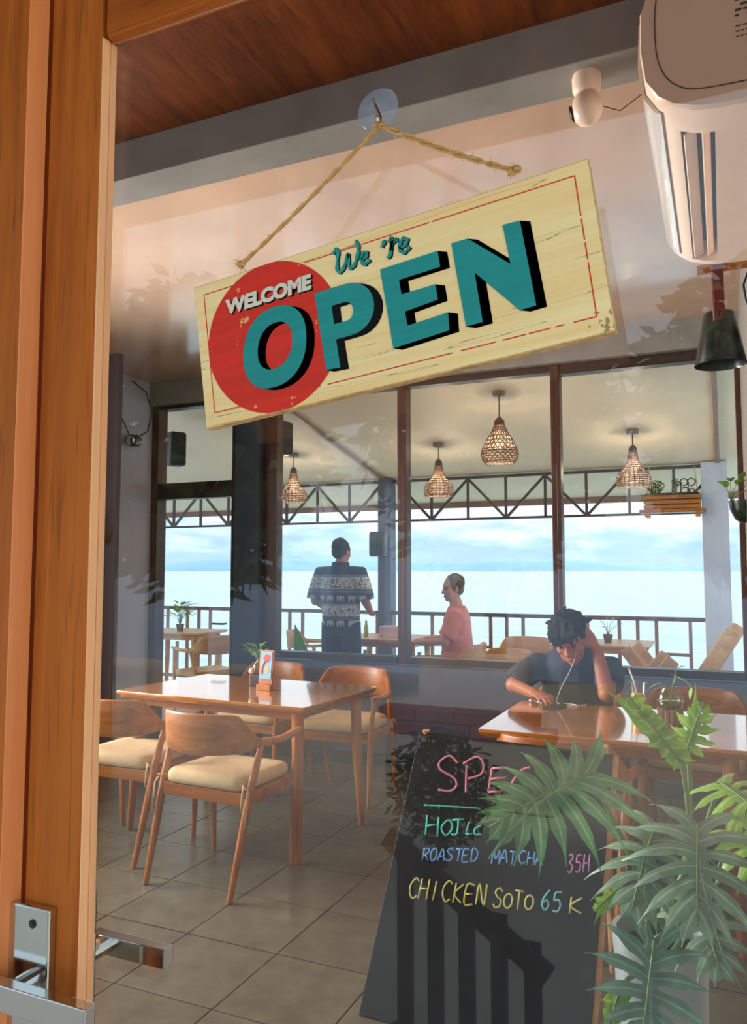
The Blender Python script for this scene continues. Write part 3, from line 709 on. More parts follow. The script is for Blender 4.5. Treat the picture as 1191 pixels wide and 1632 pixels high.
# ------------------------------------------------------------------ wicker pendant lamps on the terrace
def pendant(label, loc, s=1.0, shape='onion'):
    zt = zc(loc[1])-loc[2]
    t = empty('rattan_pendant_lamp', loc); tag(t, label, 'lamp', 'rattan pendant lamps over the terrace')
    if shape == 'onion': prof = [(.035, .34), (.04, .30), (.062, .25), (.105, .18), (.138, .11), (.146, .07), (.135, .03), (.108, .0)]
    else: prof = [(.035, .30), (.042, .24), (.06, .19), (.115, .13), (.142, .08), (.140, .03), (.125, .0)]
    prof = [(r*s, z*s) for r, z in prof]
    g = G()
    for k in range(22):
        a = 2*PI*k/22; tw = .35 if shape == 'onion' else 0
        g.tube([(r*math.cos(a+tw*i), r*math.sin(a+tw*i), z) for i, (r, z) in enumerate(prof)], .0034, 4, cap=False)
    if shape == 'onion':
        for k in range(22):
            a = 2*PI*k/22
            g.tube([(r*math.cos(a-.35*i), r*math.sin(a-.35*i), z) for i, (r, z) in enumerate(prof)], .0034, 4, cap=False)
    for i in range(len(prof)-1):
        for f in ((0, .5) if shape == 'onion' else (0, .33, .66)):
            r = prof[i][0]*(1-f)+prof[i+1][0]*f; z = prof[i][1]*(1-f)+prof[i+1][1]*f
            g.tube([(r*math.cos(2*PI*j/24), r*math.sin(2*PI*j/24), z) for j in range(25)], .0036, 4, cap=False)
    stuff(g.build('woven_shade', M['wicker'], t, True))
    G().lathe([(.036*s, .30*s), (.036*s, .335*s), (.02*s, .36*s), (.006, .37*s)], 14).build('cap', M['wicker'], t, True)
    G().tube([(0, 0, .36*s), (0, 0, zt)], .005, 6).build('cord', M['black'], t)
    G().lathe([(.0, zt-.03), (.05, zt-.028), (.055, zt+.005)], 16).build('ceiling_rose', M['rail_paint'], t, True)
    G().ball((0, 0, .15*s), .035*s).build('bulb', M['bulb_lit'], t, True)
    ld = bpy.data.lights.new('pendant_light', 'POINT'); ld.energy = 13; ld.shadow_soft_size = .05; ld.color = (1, .82, .6); lo = bpy.data.objects.new('pendant_light', ld); C.objects.link(lo); lo.parent = t; lo.location = (0, 0, .15*s)
    return t
pendant('largest rattan pendant lamp, onion shaped, hanging in the middle window', (-1.57, 5.95, 2.235), 1.0)
pendant('small rattan pendant lamp left of the largest one, before the truss', (-2.44, 7.0, 2.10), .98, 'bell')
pendant('rattan pendant lamp near the top of the right window, left of the hanging planter', (-.68, 7.0, 2.11), 1.0, 'bell')
pendant('rattan pendant lamp half hidden behind the window jamb beside the grey pier', (-4.02, 7.0, 2.10), 1.0, 'bell')

# ------------------------------------------------------------------ small plant maker (leaves are separate small meshes joined per sprig)
def leaf_shape(g, base, d, up, ln, wd, bend=.3):
    d = Vector(d).normalized(); up = Vector(up); sx = d.cross(up)
    sx = sx.normalized() if sx.length > 1e-4 else Vector((1, 0, 0)); nn = sx.cross(d)
    rows = []
    for i in range(6):
        t = i/5; w_ = wd*math.sin(PI*min(1, t*.92+.06))**.8*(1-.25*t)
        c = Vector(base)+d*ln*t-nn*(0)+Vector((0, 0, -bend*ln*t*t))
        rows.append([c-sx*w_+nn*w_*.25, c, c+sx*w_+nn*w_*.25])
    vs = [tuple(p) for r in rows for p in r]; fs = []
    for i in range(5):
        for j in range(2): fs.append((i*3+j, i*3+j+1, i*3+4+j, i*3+3+j))
    g.add(vs, fs)
def sprig(parent, n, h, spread, ln, wd, mat, z0=0, seed=1, name='leaf'):
    rnd = random.Random(seed)
    st = G()
    for k in range(n):
        a = rnd.uniform(0, 2*PI); e = rnd.uniform(.2, 1)
        tip = Vector((math.cos(a)*spread*e, math.sin(a)*spread*e, z0+h*rnd.uniform(.45, 1)))
        st.tube([(0, 0, z0), (tip.x*.3, tip.y*.3, z0+(tip.z-z0)*.6), tip], [.0022, .0018, .0012], 5)
        g = G(); leaf_shape(g, tip, (math.cos(a), math.sin(a), rnd.uniform(.1, .9)), (0, 0, 1), ln*rnd.uniform(.7, 1.2), wd*rnd.uniform(.8, 1.1))
        g.build(name, mat, parent, True)
    st.build('stems', M['stem'], parent, True)

# on the square table: air-plant vase and menu holder
v1 = empty('bulb_vase', (-2.43, 3.86, .75)); tag(v1, 'small glass bulb vase with green sprigs on a dark wooden block, square table', 'vase')
G().box((-.045, -.035, 0), (.045, .035, .065), .006).build('block', M['frame_dark'], v1)
G().lathe([(.012, .06), (.034, .075), (.042, .10), (.034, .125), (.015, .14), (.018, .15)], 16).build('glass_bulb', M['vase_glass'], v1, True)
G().ball((-.03, -.03, .085), .018).build('white_pebble', M['bulb'], v1, True)
sprig(v1, 20, .13, .06, .065, .014, M['leaf_small'], .10, 3)
mh = empty('menu_holder', (-2.315, 3.74, .75), R(-4)); tag(mh, 'pale wooden table sign holder with a red and blue print', 'sign holder')
G().box((-.045, -.022, 0), (.045, .028, .03), .003).build('foot', M['chair'], mh)
G().box((-.045, -.006, .03), (.045, .008, .215), .002, Matrix.Rotation(R(-6), 4, 'X')).build('board', M['chair'], mh)
T = Matrix.Rotation(R(-6), 4, 'X')
pc = G().box((-.036, -.0085, .06), (.036, -.0055, .205), 0, T).build('printed_card', plain('pale blue print', (120, 178, 206), .5), mh)
G().add([(.004+.024*math.cos(2*PI*k/20), -.0095, .170+.022*math.sin(2*PI*k/20)) for k in range(20)], [tuple(range(20))], 0, T).build('red_disc', plain('red print', (212, 52, 56), .5), pc)
G().tube([(-.026, -.0092, .085), (-.024, -.0092, .12), (-.012, -.0092, .15), (.002, -.0092, .158)], .004, 6, T=T).build('red_stroke', bpy.data.materials['red print'], pc)
G().add([(.006+.017*math.cos(2*PI*k/20), -.0095, .108+.022*math.sin(2*PI*k/20)) for k in range(20)], [tuple(range(20))], 0, T).build('amber_disc', plain('amber print', (222, 168, 120), .5), pc)

# on the long table
ph = empty('phone', (-.755, 3.83, .75), R(-14)); tag(ph, 'black smartphone lying under the seated man\'s finger', 'phone')
G().box((-.037, -.075, 0), (.037, .075, .009), .004).build('body', M['black'], ph)
G().box((-.033, -.07, .0088), (.033, .07, .0096)).build('screen', plain('dark screen', (18, 20, 28), .05), ph)
e1 = tag(G().lathe([(.0, -.006), (.008, -.004), (.010, .003), (.006, .009), (.0, .010)], 14).build('earbud', M['white_cord'], None, True, (-.893, 3.925, .757)), 'white earbud lying on the table left of the phone', 'earbud')
pts = [(-.70+.035*math.cos(a), 3.90+.03*math.sin(a), .754) for a in [i*2*PI/18 for i in range(18)]]
tag(G().tube(pts+[(-.655, 3.915, .7535), (-.63, 3.95, .7535)], .0028, 6).build('cable_loop', M['white_cord'], None, True), 'white cable coiled on the table beside the phone', 'cable')
cupo = empty('juice_cup', (-.375, 3.83, .75)); tag(cupo, 'clear plastic cup of orange juice with a straw', 'cup')
G().lathe([(.030, .0), (.033, .06), (.040, .135), (.0415, .14), (.0385, .135), (.031, .06), (.028, .003)], 24, cap=True).build('cup', M['drink_glass'], cupo, True)
G().lathe([(.027, .005), (.030, .05), (.0335, .088), (.001, .089)], 20).build('juice', M['juice'], cupo, True)
G().tube([(.008, .0, .02), (-.018, .01, .14), (-.040, .015, .20)], .0035, 8).build('straw', M['white_cord'], cupo, True)
bv = empty('bowl_vase', (-.225, 3.60, .75)); tag(bv, 'round glass vase in a rough wooden holder with a trailing sprig', 'vase')
g = G(); random.seed(11)
for k in range(14):
    a = 2*PI*k/14; g.tube([(.040*math.cos(a), .040*math.sin(a), 0), (.043*math.cos(a), .043*math.sin(a), .07+random.uniform(-.004, .006))], .0105, 6)
g.lathe([(.001, .001), (.040, .001), (.040, .06), (.001, .06)], 16)
g.build('log_holder', wood('rough driftwood', (150, 112, 84), (84, 58, 44), 'z', 60, .8, .15), bv)
G().lathe([(.022, .055), (.050, .075), (.058, .105), (.050, .135), (.034, .155), (.036, .160), (.0335, .157), (.047, .135), (.055, .105), (.047, .077)], 24).build('glass_bowl', M['vase_glass'], bv, True)
G().lathe([(.02, .06), (.048, .08), (.054, .10), (.001, .101)], 20).build('water', glass_mat('vase water', (.78, .86, .6), .06), bv, True)
g = G(); g.tube([(0, 0, .08), (.01, 0, .16), (.03, -.01, .205), (.065, -.02, .19), (.09, -.03, .165), (.10, -.03, .15)], .0022, 6); g.tube([(0, 0, .08), (-.005, 0, .15), (-.03, -.005, .17)], .002, 6); g.tube([(0, 0, .1), (.02, .01, .2), (.03, .01, .235)], .002, 6); g.build('vine', M['leaf_small'], bv, True)
for p, d, ln, wd in (((.03, .01, .235), (.6, 0, .4), .045, .014), ((.09, -.03, .165), (-.2, -.2, -.8), .04, .012), ((-.03, -.005, .17), (-.8, -.1, -.1), .055, .018), ((.03, 0, .2), (-.5, -.3, .5), .04, .012)):
    g = G(); leaf_shape(g, p, d, (0, 0, 1), ln, wd); g.build('leaf', M['leaf_small'], bv, True)

# on the terrace tables
def potted(loc, label, seed, n=9, h=.16, sp=.10, ln=.07, wd=.014):
    t = empty('potted_plant', loc); tag(t, label, 'plant', 'small plants on the terrace tables')
    G().lathe([(.03, 0), (.042, .06), (.044, .075), (.038, .075), (.036, .06), (.001, .06)], 16).build('pot', M['wicker'], t, True)
    sprig(t, n, h, sp, ln, wd, M['leaf_small'], .06, seed); return t
potted((-5.42, 7.0, .75), 'bushy green table plant seen through the glazed door', 4, 30, .24, .13, .12, .022)
potted((-.98, 7.45, .75), 'small potted plant on the terrace table above the crossed chairs', 5)
pb = tag(G().box((-.10, -.06, 0), (.10, .06, .11), .012).build('tissue_box', M['pink_box'], None, loc=(-3.02, 7.2, .75)), 'pale pink box on the terrace table left of the pillar', 'box')
tag(G().lathe([(.022, 0), (.024, .09), (.012, .13), (.012, .16), (.001, .16)], 14).build('sauce_bottle', plain('yellow green bottle', (190, 206, 92), .4), None, True, (-3.25, 7.12, .75)), 'yellow-green bottle on the terrace table by the standing man', 'bottle')
gn = G(); gn.prism([(-.08, 0), (.08, 0), (.05, .06), (-.03, .20), (-.07, .26)], -.006, .006, T=Matrix.Rotation(R(90), 4, 'X'))
tag(gn.build('folded_napkin', M['green_cloth'], None, loc=(-3.76, 6.72, .62)), 'pointed green folded card standing left of the man in the banded shirt', 'card')
sh = empty('terrace_shelf', (-3.75, 6.72, 0)); tag(sh, 'low pale side table under the pointed green card', 'side table')
G().lathe([(.16, .595), (.17, .605), (.17, .615), (.16, .62)], 24).build('top', M['terrace_wood'], sh, True, angle=40)
for k in range(3):
    a = 2*PI*k/3; G().tube([(.13*math.cos(a), .13*math.sin(a), 0), (.09*math.cos(a), .09*math.sin(a), .597)], .013, 8).build('leg', M['terrace_wood'], sh, True)

# ------------------------------------------------------------------ speakers, spotlight, planters
def speaker(label, loc, size, rz):
    t = empty('wall_speaker', loc, rz); tag(t, label, 'speaker', 'black outdoor speakers')
    a, b_, c = size
    rg = [[(px, y, py) for px, py in rrect(a*k, c*k, .02, 2)] for y, k in ((b_, .8), (b_*.3, 1), (-b_*.8, 1), (-b_, .95))]
    G().loft(rg).build('cabinet', M['black'], t, True, angle=40)
    G().box((-a*.82, -b_-.004, -c*.85), (a*.82, -b_+.001, c*.85), .002).build('grille', M['dark_slot'], t)
    G().box((-.015, b_*.8, -.03), (.015, b_+.08, .03), .004).build('bracket', M['black'], t)
    return t
speaker('black speaker outside the transom at the far left', (-4.52, 5.72, 2.50), (.075, .08, .155), R(60))
speaker('black speaker at the grey pier, seen edge on in the first window', (-3.335, 5.6, 2.50), (.07, .07, .14), R(80))
speaker('black speaker on the slate terrace pillar above the man in the banded shirt', (-3.41, 7.80, 1.69), (.085, .07, .135), R(-6))
sp = empty('spotlight', (-4.36, 5.05, 2.46)); tag(sp, 'small dark spotlight with loose cables on the left wall near the ceiling', 'spotlight')
G().tube([(.0, -.02, 0), (.03, -.12, -.01), (.035, -.14, -.012)], [.045, .05, .045], 16).build('lamp_head', M['dark_metal'], sp, True, angle=50)
G().tube([(.034, -.139, -.012), (.0355, -.144, -.0125)], [.04, .038], 16).build('lens', M['chrome'], sp, True)
G().tube([(-.06, .03, .03), (-.02, 0, .05), (.0, -.03, .03)], .012, 8).build('bracket', M['black'], sp, True)
g = G(); g.tube([(-.03, .02, .04), (.0, .1, .10), (-.02, .18, .28), (.02, .05, .42), (-.04, -.05, .50)], .006, 6); g.tube([(-.03, -.05, .0), (-.05, -.12, .14), (-.05, -.2, .22)], .005, 6); g.build('cable', M['black'], sp, True)
def wall_planter(label, loc, rz, seed, s=1.0):
    t = empty('wall_planter', loc, rz); tag(t, label, 'planter')
    rg = []
    for z, r in ((-.12, .03), (-.10, .055), (-.05, .078), (0, .085)): rg.append([(r*s*math.cos(a), -.085*s*0-abs(r)*s*math.sin(a) if False else -r*s*math.sin(a), z*s) for a in [PI*j/12 for j in range(13)]]+[(-r*s, 0.004, z*s)])
    G().loft(rg).build('half_pot', M['dark_metal'], t, True, angle=50)
    sprig(t, 10, .14*s, .11*s, .085*s, .026*s, M['leaf_small'], -.01, seed)
    for ch in t.children:
        if ch.name.startswith(('leaf', 'stems')): ch.location = (0, -.07*s, 0)
    return t
wall_planter('dark half-round wall pot with trailing leaves at the right wall', (.125, 4.92, 1.80), R(-90), 8, 1.05)
wall_planter('dark wall pot with drooping leaves on the far left pilaster', (-4.11, 4.415, 1.72), 0, 9, 1.0)
hp = empty('hanging_planter', (-.42, 7.85, 1.94)); tag(hp, 'slatted wooden box of curly plants hanging from the truss', 'planter')
for k in range(3): G().box((-.25, -.085, .04+.045*k), (.25, -.070, .075+.045*k), .003).build('slat', M['chair_x'], hp)
for k in range(3): G().box((-.25, .070, .04+.045*k), (.25, .085, .075+.045*k), .003).build('slat', M['chair_x'], hp)
G().box((-.29, -.09, .005), (.29, .09, .035), .004).build('base_plank', M['chair_x'], hp)
for sx in (-1, 1):
    G().box((sx*.22-.02, -.095, -.035), (sx*.22+.02, .095, .006), .004).build('foot', M['chair'], hp)
    G().tube([(sx*.24, 0, .03), (sx*.20, 0, .44)], .004, 6).build('hanger', M['rope'], hp)
G().box((-.235, -.068, .04), (.235, .068, .19), .01).build('liner', M['dark_metal'], hp)
random.seed(21)
for k in range(16):
    x0 = random.uniform(-.2, .2); r0 = random.uniform(.018, .04); zz = random.uniform(.2, .30)
    g = G(); g.tube([(x0, 0, .18), (x0+.01, 0, zz)]+[(x0+r0-r0*math.cos(a), random.uniform(-.01, .01), zz+r0*math.sin(a)) for a in [i*PI/5 for i in range(9)]], .006, 6)
    g.build('curly_stem', M['frame'] if k % 3 else M['stem'], hp, True)

# ------------------------------------------------------------------ hanging sign on the outside of the glass
def catmull(pts, n=6):
    out = []; P = [pts[0]]+list(pts)+[pts[-1]]
    for i in range(1, len(P)-2):
        p0, p1, p2, p3 = P[i-1:i+3]
        for k in range(n):
            t = k/n
            out.append(tuple(.5*((2*p1[a])+(-p0[a]+p2[a])*t+(2*p0[a]-5*p1[a]+4*p2[a]-p3[a])*t*t+(-p0[a]+3*p1[a]-3*p2[a]+p3[a])*t**3) for a in range(len(p1))))
    out.append(tuple(pts[-1])); return out
def ribbon(g, pts, w, y=0, mi=0):
    """flat painted stroke in the x,z plane at depth y; w = width or list of widths (mm in, metres out)"""
    n = len(pts); vs = []
    if not hasattr(w, '__len__'): w = [w]*n
    for i in range(n):
        a, b = pts[max(i-1, 0)], pts[min(i+1, n-1)]
        d = Vector((b[0]-a[0], b[1]-a[1])); d = d.normalized() if d.length > 1e-9 else Vector((1, 0))
        nx, nz = -d.y, d.x
        for s_ in (-.5, .5): vs.append(((pts[i][0]+nx*w[i]*s_)*.001, y, (pts[i][1]+nz*w[i]*s_)*.001))
    g.add(vs, [(2*i, 2*i+1, 2*i+3, 2*i+2) for i in range(n-1)], mi)
def flat(g, poly, y): g.add([(p[0]*.001, y, p[1]*.001) for p in poly], [tuple(range(len(poly)))])
def ring(g, outer, inner, y):
    n = len(outer); g.add([(p[0]*.001, y, p[1]*.001) for p in outer+inner], [(i, (i+1) % n, n+(i+1) % n, n+i) for i in range(n)])
def sweep(g, loop, d, y):
    n = len(loop)
    vs = [(p[0]*.001, y, p[1]*.001) for p in loop]+[((p[0]+d[0])*.001, y, (p[1]+d[1])*.001) for p in loop]
    g.add(vs, [(i, (i+1) % n, n+(i+1) % n, n+i) for i in range(n)])
def text_geo(g, txt, x0, x1, z0, z1, y, off=0.0, shear=0.0, T=None):
    cu = bpy.data.curves.new('t', 'FONT'); cu.body = txt; cu.offset = off; cu.resolution_u = 3
    o = bpy.data.objects.new('t', cu); C.objects.link(o); bpy.context.view_layer.update()
    me = bpy.data.meshes.new_from_object(o.evaluated_get(bpy.context.evaluated_depsgraph_get()))
    xs = [v.co.x for v in me.vertices]; ys = [v.co.y for v in me.vertices]
    ax, bx, ay, by = min(xs), max(xs), min(ys), max(ys)
    vs = []
    for v in me.vertices:
        tx, tz = (v.co.x-ax)/(bx-ax), (v.co.y-ay)/(by-ay)
        vs.append((x0+(x1-x0)*tx+shear*(z1-z0)*tz, y, z0+(z1-z0)*tz))
    g.add(vs, [tuple(p.vertices) for p in me.polygons], 0, T)
    bpy.data.objects.remove(o); bpy.data.curves.remove(cu)

sg = empty('open_sign', (-.2425, .555, 1.60825), rot=(0, -R(7.23), 0)); tag(sg, 'cream wooden welcome sign hanging crooked by jute rope on the door glass', 'sign')
W_, H_ = .1728, .0645
bm_ = bmesh.new(); bmesh.ops.create_cube(bm_, size=1)
for v in bm_.verts: v.co = Vector((v.co.x*2*W_, v.co.y*.010+.005, v.co.z*2*H_))
bmesh.ops.bevel(bm_, geom=bm_.edges[:], offset=.0008, segments=1, affect='EDGES')
me_ = bpy.data.meshes.new('board'); bm_.to_mesh(me_); bm_.free()
me_.materials.append(M['sign']); me_.materials.append(M['sign_edge'])
for p in me_.polygons: p.material_index = 0 if p.normal.y < -.9 else 1
bo = bpy.data.objects.new('board', me_); C.objects.link(bo); bo.parent = sg
# border line, broken here and there
g = G(); bl, br_, bt, bb = -162.3, 161.6, 54.7, -51.2
def dash(a, b, cuts):
    t = 0
    for c0, c1 in cuts+[(1, 1)]:
        if c0 > t: ribbon(g, [(a[0]+(b[0]-a[0])*t, a[1]+(b[1]-a[1])*t), (a[0]+(b[0]-a[0])*c0, a[1]+(b[1]-a[1])*c0)], 1.0, -.00012)
        t = c1
dash((bl, bt), (br_, bt), [(.30, .312), (.46, .475), (.655, .662)]); dash((br_, bt), (br_, bb), [(.29, .31), (.46, .48), (.6, .62)])
dash((br_, bb), (bl, bb-1), [(.05, .07), (.09, .10), (.15, .155), (.21, .225), (.31, .33), (.66, .68)]); dash((bl, bb-1), (bl, bt), [])
g.build('border_line', M['sign_line'], sg)
g = G(); flat(g, [(-98.3+64.6*math.cos(2*PI*k/72), max(-64, min(64, 64.6*math.sin(2*PI*k/72)))) for k in range(72)], -.0002); g.build('red_disc', M['sign_red'], sg)
def oval(cx, cz, rx, rz, sh, n=48, sq=2.0):
    p = []
    for k in range(n):
        a = 2*PI*k/n; c, s_ = math.cos(a), math.sin(a)
        x = rx*math.copysign(abs(c)**(2/sq), c); z = rz*math.copysign(abs(s_)**(2/sq), s_); p.append((cx+x+sh*z, cz+z))
    return p
Oo, Oi = oval(-97.2, -9.2, 30.8, 34, .13, sq=2.25), oval(-96.6, -8.2, 16.8, 19.5, .17, sq=2.2)
pb0 = [(-54.7, 25.8), (-40, 26.2), (-25.4, 26.2)]; 
bowl = [(-25.4+0+22*math.sin(R(a)), 4.6+21.6*math.cos(R(a))) for a in range(12, 181, 12)]
Po = pb0+bowl+[(-40.0, -17.2), (-38.9, -40.7), (-51.9, -40.0)]
Pi_ = [(-40.4, 11.4), (-28.5, 11.6)]+[(-28.5+6.6*math.sin(R(a)), 3.6+7.8*math.cos(R(a))) for a in range(20, 181, 20)]+[(-40.3, -4.2)]
Ee = [(5.1, 29.3), (53.7, 30.2), (54.1, 17.1), (19.7, 16.4), (20.2, 4.4), (48.5, 4.7), (48.9, -7.8), (21.4, -10.0), (22.0, -21.6), (55.5, -19.8), (54.7, -33.8), (8.0, -36.5)]
Nn = [(65.1, 32.8), (78.2, 32.6), (107.4, 3.5), (105.7, 34.7), (118.7, 34.1), (121.5, -32.2), (109.3, -32.6), (79.9, 5.0), (80.9, -34.0), (67.8, -34.4)]
dd = (7.4, -3.0)
def letter(loop, hole, name):
    k = G(); sweep(k, loop, dd, -.00035)
    sh_ = [(p[0]+dd[0], p[1]+dd[1]) for p in loop]
    if hole is None: flat(k, sh_, -.00035)
    else: sweep(k, hole, dd, -.00035)
    if hole and len(hole) == len(loop): ring(k, sh_, [(p[0]+dd[0], p[1]+dd[1]) for p in hole], -.00035)
    k.build('letter_shadow', M['sign_black'], None).parent = sg
    f = G()
    if hole is None: flat(f, loop, -.0006)
    elif len(hole) == len(loop): ring(f, loop, hole, -.0006)
    f.build(name, M['sign_teal'], sg)
def resample(loop, n):
    L_ = [math.dist(loop[i], loop[(i+1) % len(loop)]) for i in range(len(loop))]; tot = sum(L_); out = []
    for k in range(n):
        d = tot*k/n; i = 0
        while d > L_[i]: d -= L_[i]; i += 1
        a, b = loop[i], loop[(i+1) % len(loop)]; t = d/L_[i]; out.append((a[0]+(b[0]-a[0])*t, a[1]+(b[1]-a[1])*t))
    return out
letter(Oo, Oi, 'letter_o')
# the P: stem and bowl with its counter, cut as one face with a bridge to the hole
Pb = [(-54.7, 25.8), (-40.4, 26.2), (-25.4, 26.2)]+bowl+[(-40.2, -17.2)]
k = G(); sweep(k, Po, dd, -.00035); sweep(k, Pi_, dd, -.00035); k.build('letter_shadow', M['sign_black'], sg)
f = G()
flat(f, [(-54.7, 25.8), (-40.4, 26.2), (-40.3, -4.2), (-39.9, -17.2), (-38.9, -40.7), (-51.9, -40.0)], -.0006)
oL = [(-40.4, 26.2), (-25.4, 26.2)]+bowl+[(-39.9, -17.2)]; iL = Pi_
def open_res(l, n):
    L_ = [math.dist(l[i], l[i+1]) for i in range(len(l)-1)]; tot = sum(L_); out = []
    for q in range(n):
        d = tot*q/(n-1); i = 0
        while i < len(L_)-1 and d > L_[i]: d -= L_[i]; i += 1
        t = min(1, d/L_[i]); out.append((l[i][0]+(l[i+1][0]-l[i][0])*t, l[i][1]+(l[i+1][1]-l[i][1])*t))
    return out
a_, b_ = open_res(oL, 30), open_res(iL, 30)
f.add([(p[0]*.001, -.0006, p[1]*.001) for p in a_+b_], [(i, i+1, 31+i, 30+i) for i in range(29)])
f.build('letter_p', M['sign_teal'], sg)
letter(Ee, None, 'letter_e'); letter(Nn, None, 'letter_n')
g = G(); text_geo(g, 'WELCOME', -.1405, -.0555, .0290, .0425, -.0004, .06, .10); g.build('welcome_shadow', M['sign_black'], sg)
g = G(); text_geo(g, 'WELCOME', -.1420, -.0570, .0303, .0438, -.0007, .06, .10); g.build('welcome_lettering', M['sign_white'], sg)
strokes = [[(-34, 54), (-31, 57.2), (-29.5, 54), (-31.8, 41), (-29.5, 37.2), (-26, 40), (-20.5, 50), (-21.5, 41), (-19, 37.6), (-15.5, 41), (-11.5, 50), (-12, 57), (-13.5, 58.5)],
           [(-9.6, 41.6), (-5.4, 43.4), (-4.6, 46.2), (-7.4, 47), (-9.8, 43), (-9, 38.6), (-6.5, 37.4), (-2.5, 40)],
           [(10.6, 52), (11, 50), (8.6, 46.8)],
           [(15, 49), (17.2, 51.6), (17.6, 49), (14.6, 38.2), (12.4, 36.6)], [(15.6, 42), (18.4, 48), (21.4, 49.6), (21.8, 47.4)],
           [(23.2, 41.2), (28.6, 43), (30.4, 46.4), (27.4, 48.4), (23.6, 44), (24.2, 39), (27.4, 37), (32, 40.4)]]
for dx, dz, y, m_, nm in ((1.0, -.7, -.0004, 'sign_black', 'script_shadow'), (0, 0, -.0007, 'sign_teal', 'script_lettering')):
    g = G()
    for s_ in strokes:
        p = catmull([(q[0]+dx, q[1]+dz) for q in s_], 6); n_ = len(p)
        ribbon(g, p, [1.7+1.7*abs(math.sin(1.2+i*.55)) for i in range(n_)], y)
    g.build(nm, M[m_], sg)
# rope (two strands with loose fibres), its knots, the loops through the holes; in sign space
def w2s(p): return sg_inv @ Vector(p)
sg_inv = (Matrix.Translation((-.2425, .555, 1.60825)) @ Euler((0, -R(7.23), 0)).to_matrix().to_4x4()).inverted()
hl, hr, kn = Vector((-.3735, .557, 1.664)), Vector((-.1335, .557, 1.697)), Vector((-.2515, .578, 1.772))
g = G(); fz = G(); random.seed(5)
def strand(a, b, n=46):
    for ph_ in (0, PI):
        pts = []
        for i in range(n+1):
            t = i/n; p = a.lerp(b, t); an = ph_+t*n*.55
            sag = -.0025*math.sin(PI*t)
            pts.append(w2s(p+Vector((.0010*math.cos(an), .0010*math.sin(an), .0010*math.cos(an)+sag))))
        g.tube(pts, .00125, 6)
    for i in range(150):
        t = random.random(); p = w2s(a.lerp(b, t)+Vector((0, 0, -.0025*math.sin(PI*t)))); d = Vector((random.uniform(-1, 1), random.uniform(-1, .4), random.uniform(-1, 1))).normalized()*random.uniform(.003, .0065)
        e = Vector((random.uniform(-1, 1), 0, random.uniform(-1, 1)))*.0012
        fz.tube([p, p+d*.5+e, p+d], [.0002, .00016, .0001], 3)
strand(kn, hl); strand(kn, hr)
for c_, n_ in ((kn, 5), (hl, 4), (hr, 5)):
    for k in range(n_):
        c0 = c_+Vector((random.uniform(-.003, .003), random.uniform(-.002, .001), random.uniform(-.002, .002))); a0 = random.uniform(0, PI)
        g.tube([w2s(c0+Vector((.0028*math.cos(a)*math.cos(a0), .0022*math.sin(a), .0028*math.cos(a)*math.sin(a0)+.0016*math.sin(a)))) for a in [i*PI/5 for i in range(11)]], .0013, 5)
    for k in range(34):
        p = w2s(c_); d = Vector((random.uniform(-1, 1), random.uniform(-1, .2), random.uniform(-1, .6))).normalized()*random.uniform(.003, .010)
        fz.tube([p, p+d*.6+Vector((0, 0, .001)), p+d+Vector((0, 0, -.002))], [.0002, .00015, .00008], 3)
rp_ = g.build('rope', M['rope'], sg, True); stuff(fz.build('loose_fibres', M['rope'], rp_))
sc_ = empty('suction_hook', (-.262, .5985, 1.7992)); tag(sc_, 'clear round suction hook on the glass holding up the sign rope', 'hook')
Tm = Matrix.Rotation(R(90), 4, 'X')
def suction_mat():
    m, t, n, l, b = nodes('clear bluish vinyl'); n.remove(b)
    tr_ = n.new('ShaderNodeBsdfTransparent'); tr_.inputs[0].default_value = (.78, .82, .86, 1)
    gl = n.new('ShaderNodeBsdfPrincipled'); gl.inputs['Base Color'].default_value = (*s2l((206, 214, 228)), 1); gl.inputs['Roughness'].default_value = .08; gl.inputs['Coat Weight'].default_value = .6
    ms = n.new('ShaderNodeMixShader'); ms.inputs[0].default_value = .22; l.new(tr_.outputs[0], ms.inputs[1]); l.new(gl.outputs[0], ms.inputs[2]); l.new(ms.outputs[0], n['Material Output'].inputs[0])
    return m
M['vinyl'] = suction_mat()
G().lathe([(.0185, 0), (.0187, .0008), (.0180, .0013), (.015, .0022), (.011, .0042), (.007, .0075), (.0045, .0085), (.004, .0115), (.001, .012)], 40, T=Tm).build('cup', M['vinyl'], sc_, True)
G().lathe([(.0187, -.0002), (.0192, .0005), (.0187, .0012)], 40, T=Tm, cap=False).build('rim', M['vinyl'], sc_, True)
hk = G(); hk.tube([(0, -.010, .004), (.004, -.012, -.006), (.0085, -.014, -.016), (.0105, -.019, -.025), (.0105, -.024, -.027), (.0105, -.027, -.022)], .0012, 8); hk.build('wire_hook', M['chrome'], sc_, True)

# ------------------------------------------------------------------ chalkboard
cbM = frame((-1.0963, 2.3439, 0), (math.sin(.0589)*math.sin(.548), math.cos(.0589)*math.sin(.548), math.cos(.548)), (0, -1, .6))
cb = empty('chalkboard'); cb.matrix_world = cbM; tag(cb, 'black sandwich board with coloured chalk prices leaning beside the leafy plant', 'chalkboard')
cbi = cbM.inverted()
G().box((0, 0.004, -.010), (.706, .933, 0), .002).build('writing_panel', M['chalkboard'], cb)
g = G(); g.box((-.004, .004, -.032), (.018, .930, -.010), .002); g.box((.690, .004, -.032), (.722, .930, -.008), .002); g.box((.018, .90, -.03), (.69, .93, -.010), .002); g.box((.018, .06, -.03), (.69, .09, -.010), .002)
g.build('front_frame', M['terrace_wood'], cb)
for x_ in (-1.045, -.395):
    g = G(); g.tube([cbi @ Vector((x_, 2.835, .80)), cbi @ Vector((x_, 2.955, .0))], .014, 8); g.build('back_leg', M['terrace_wood'], cb)
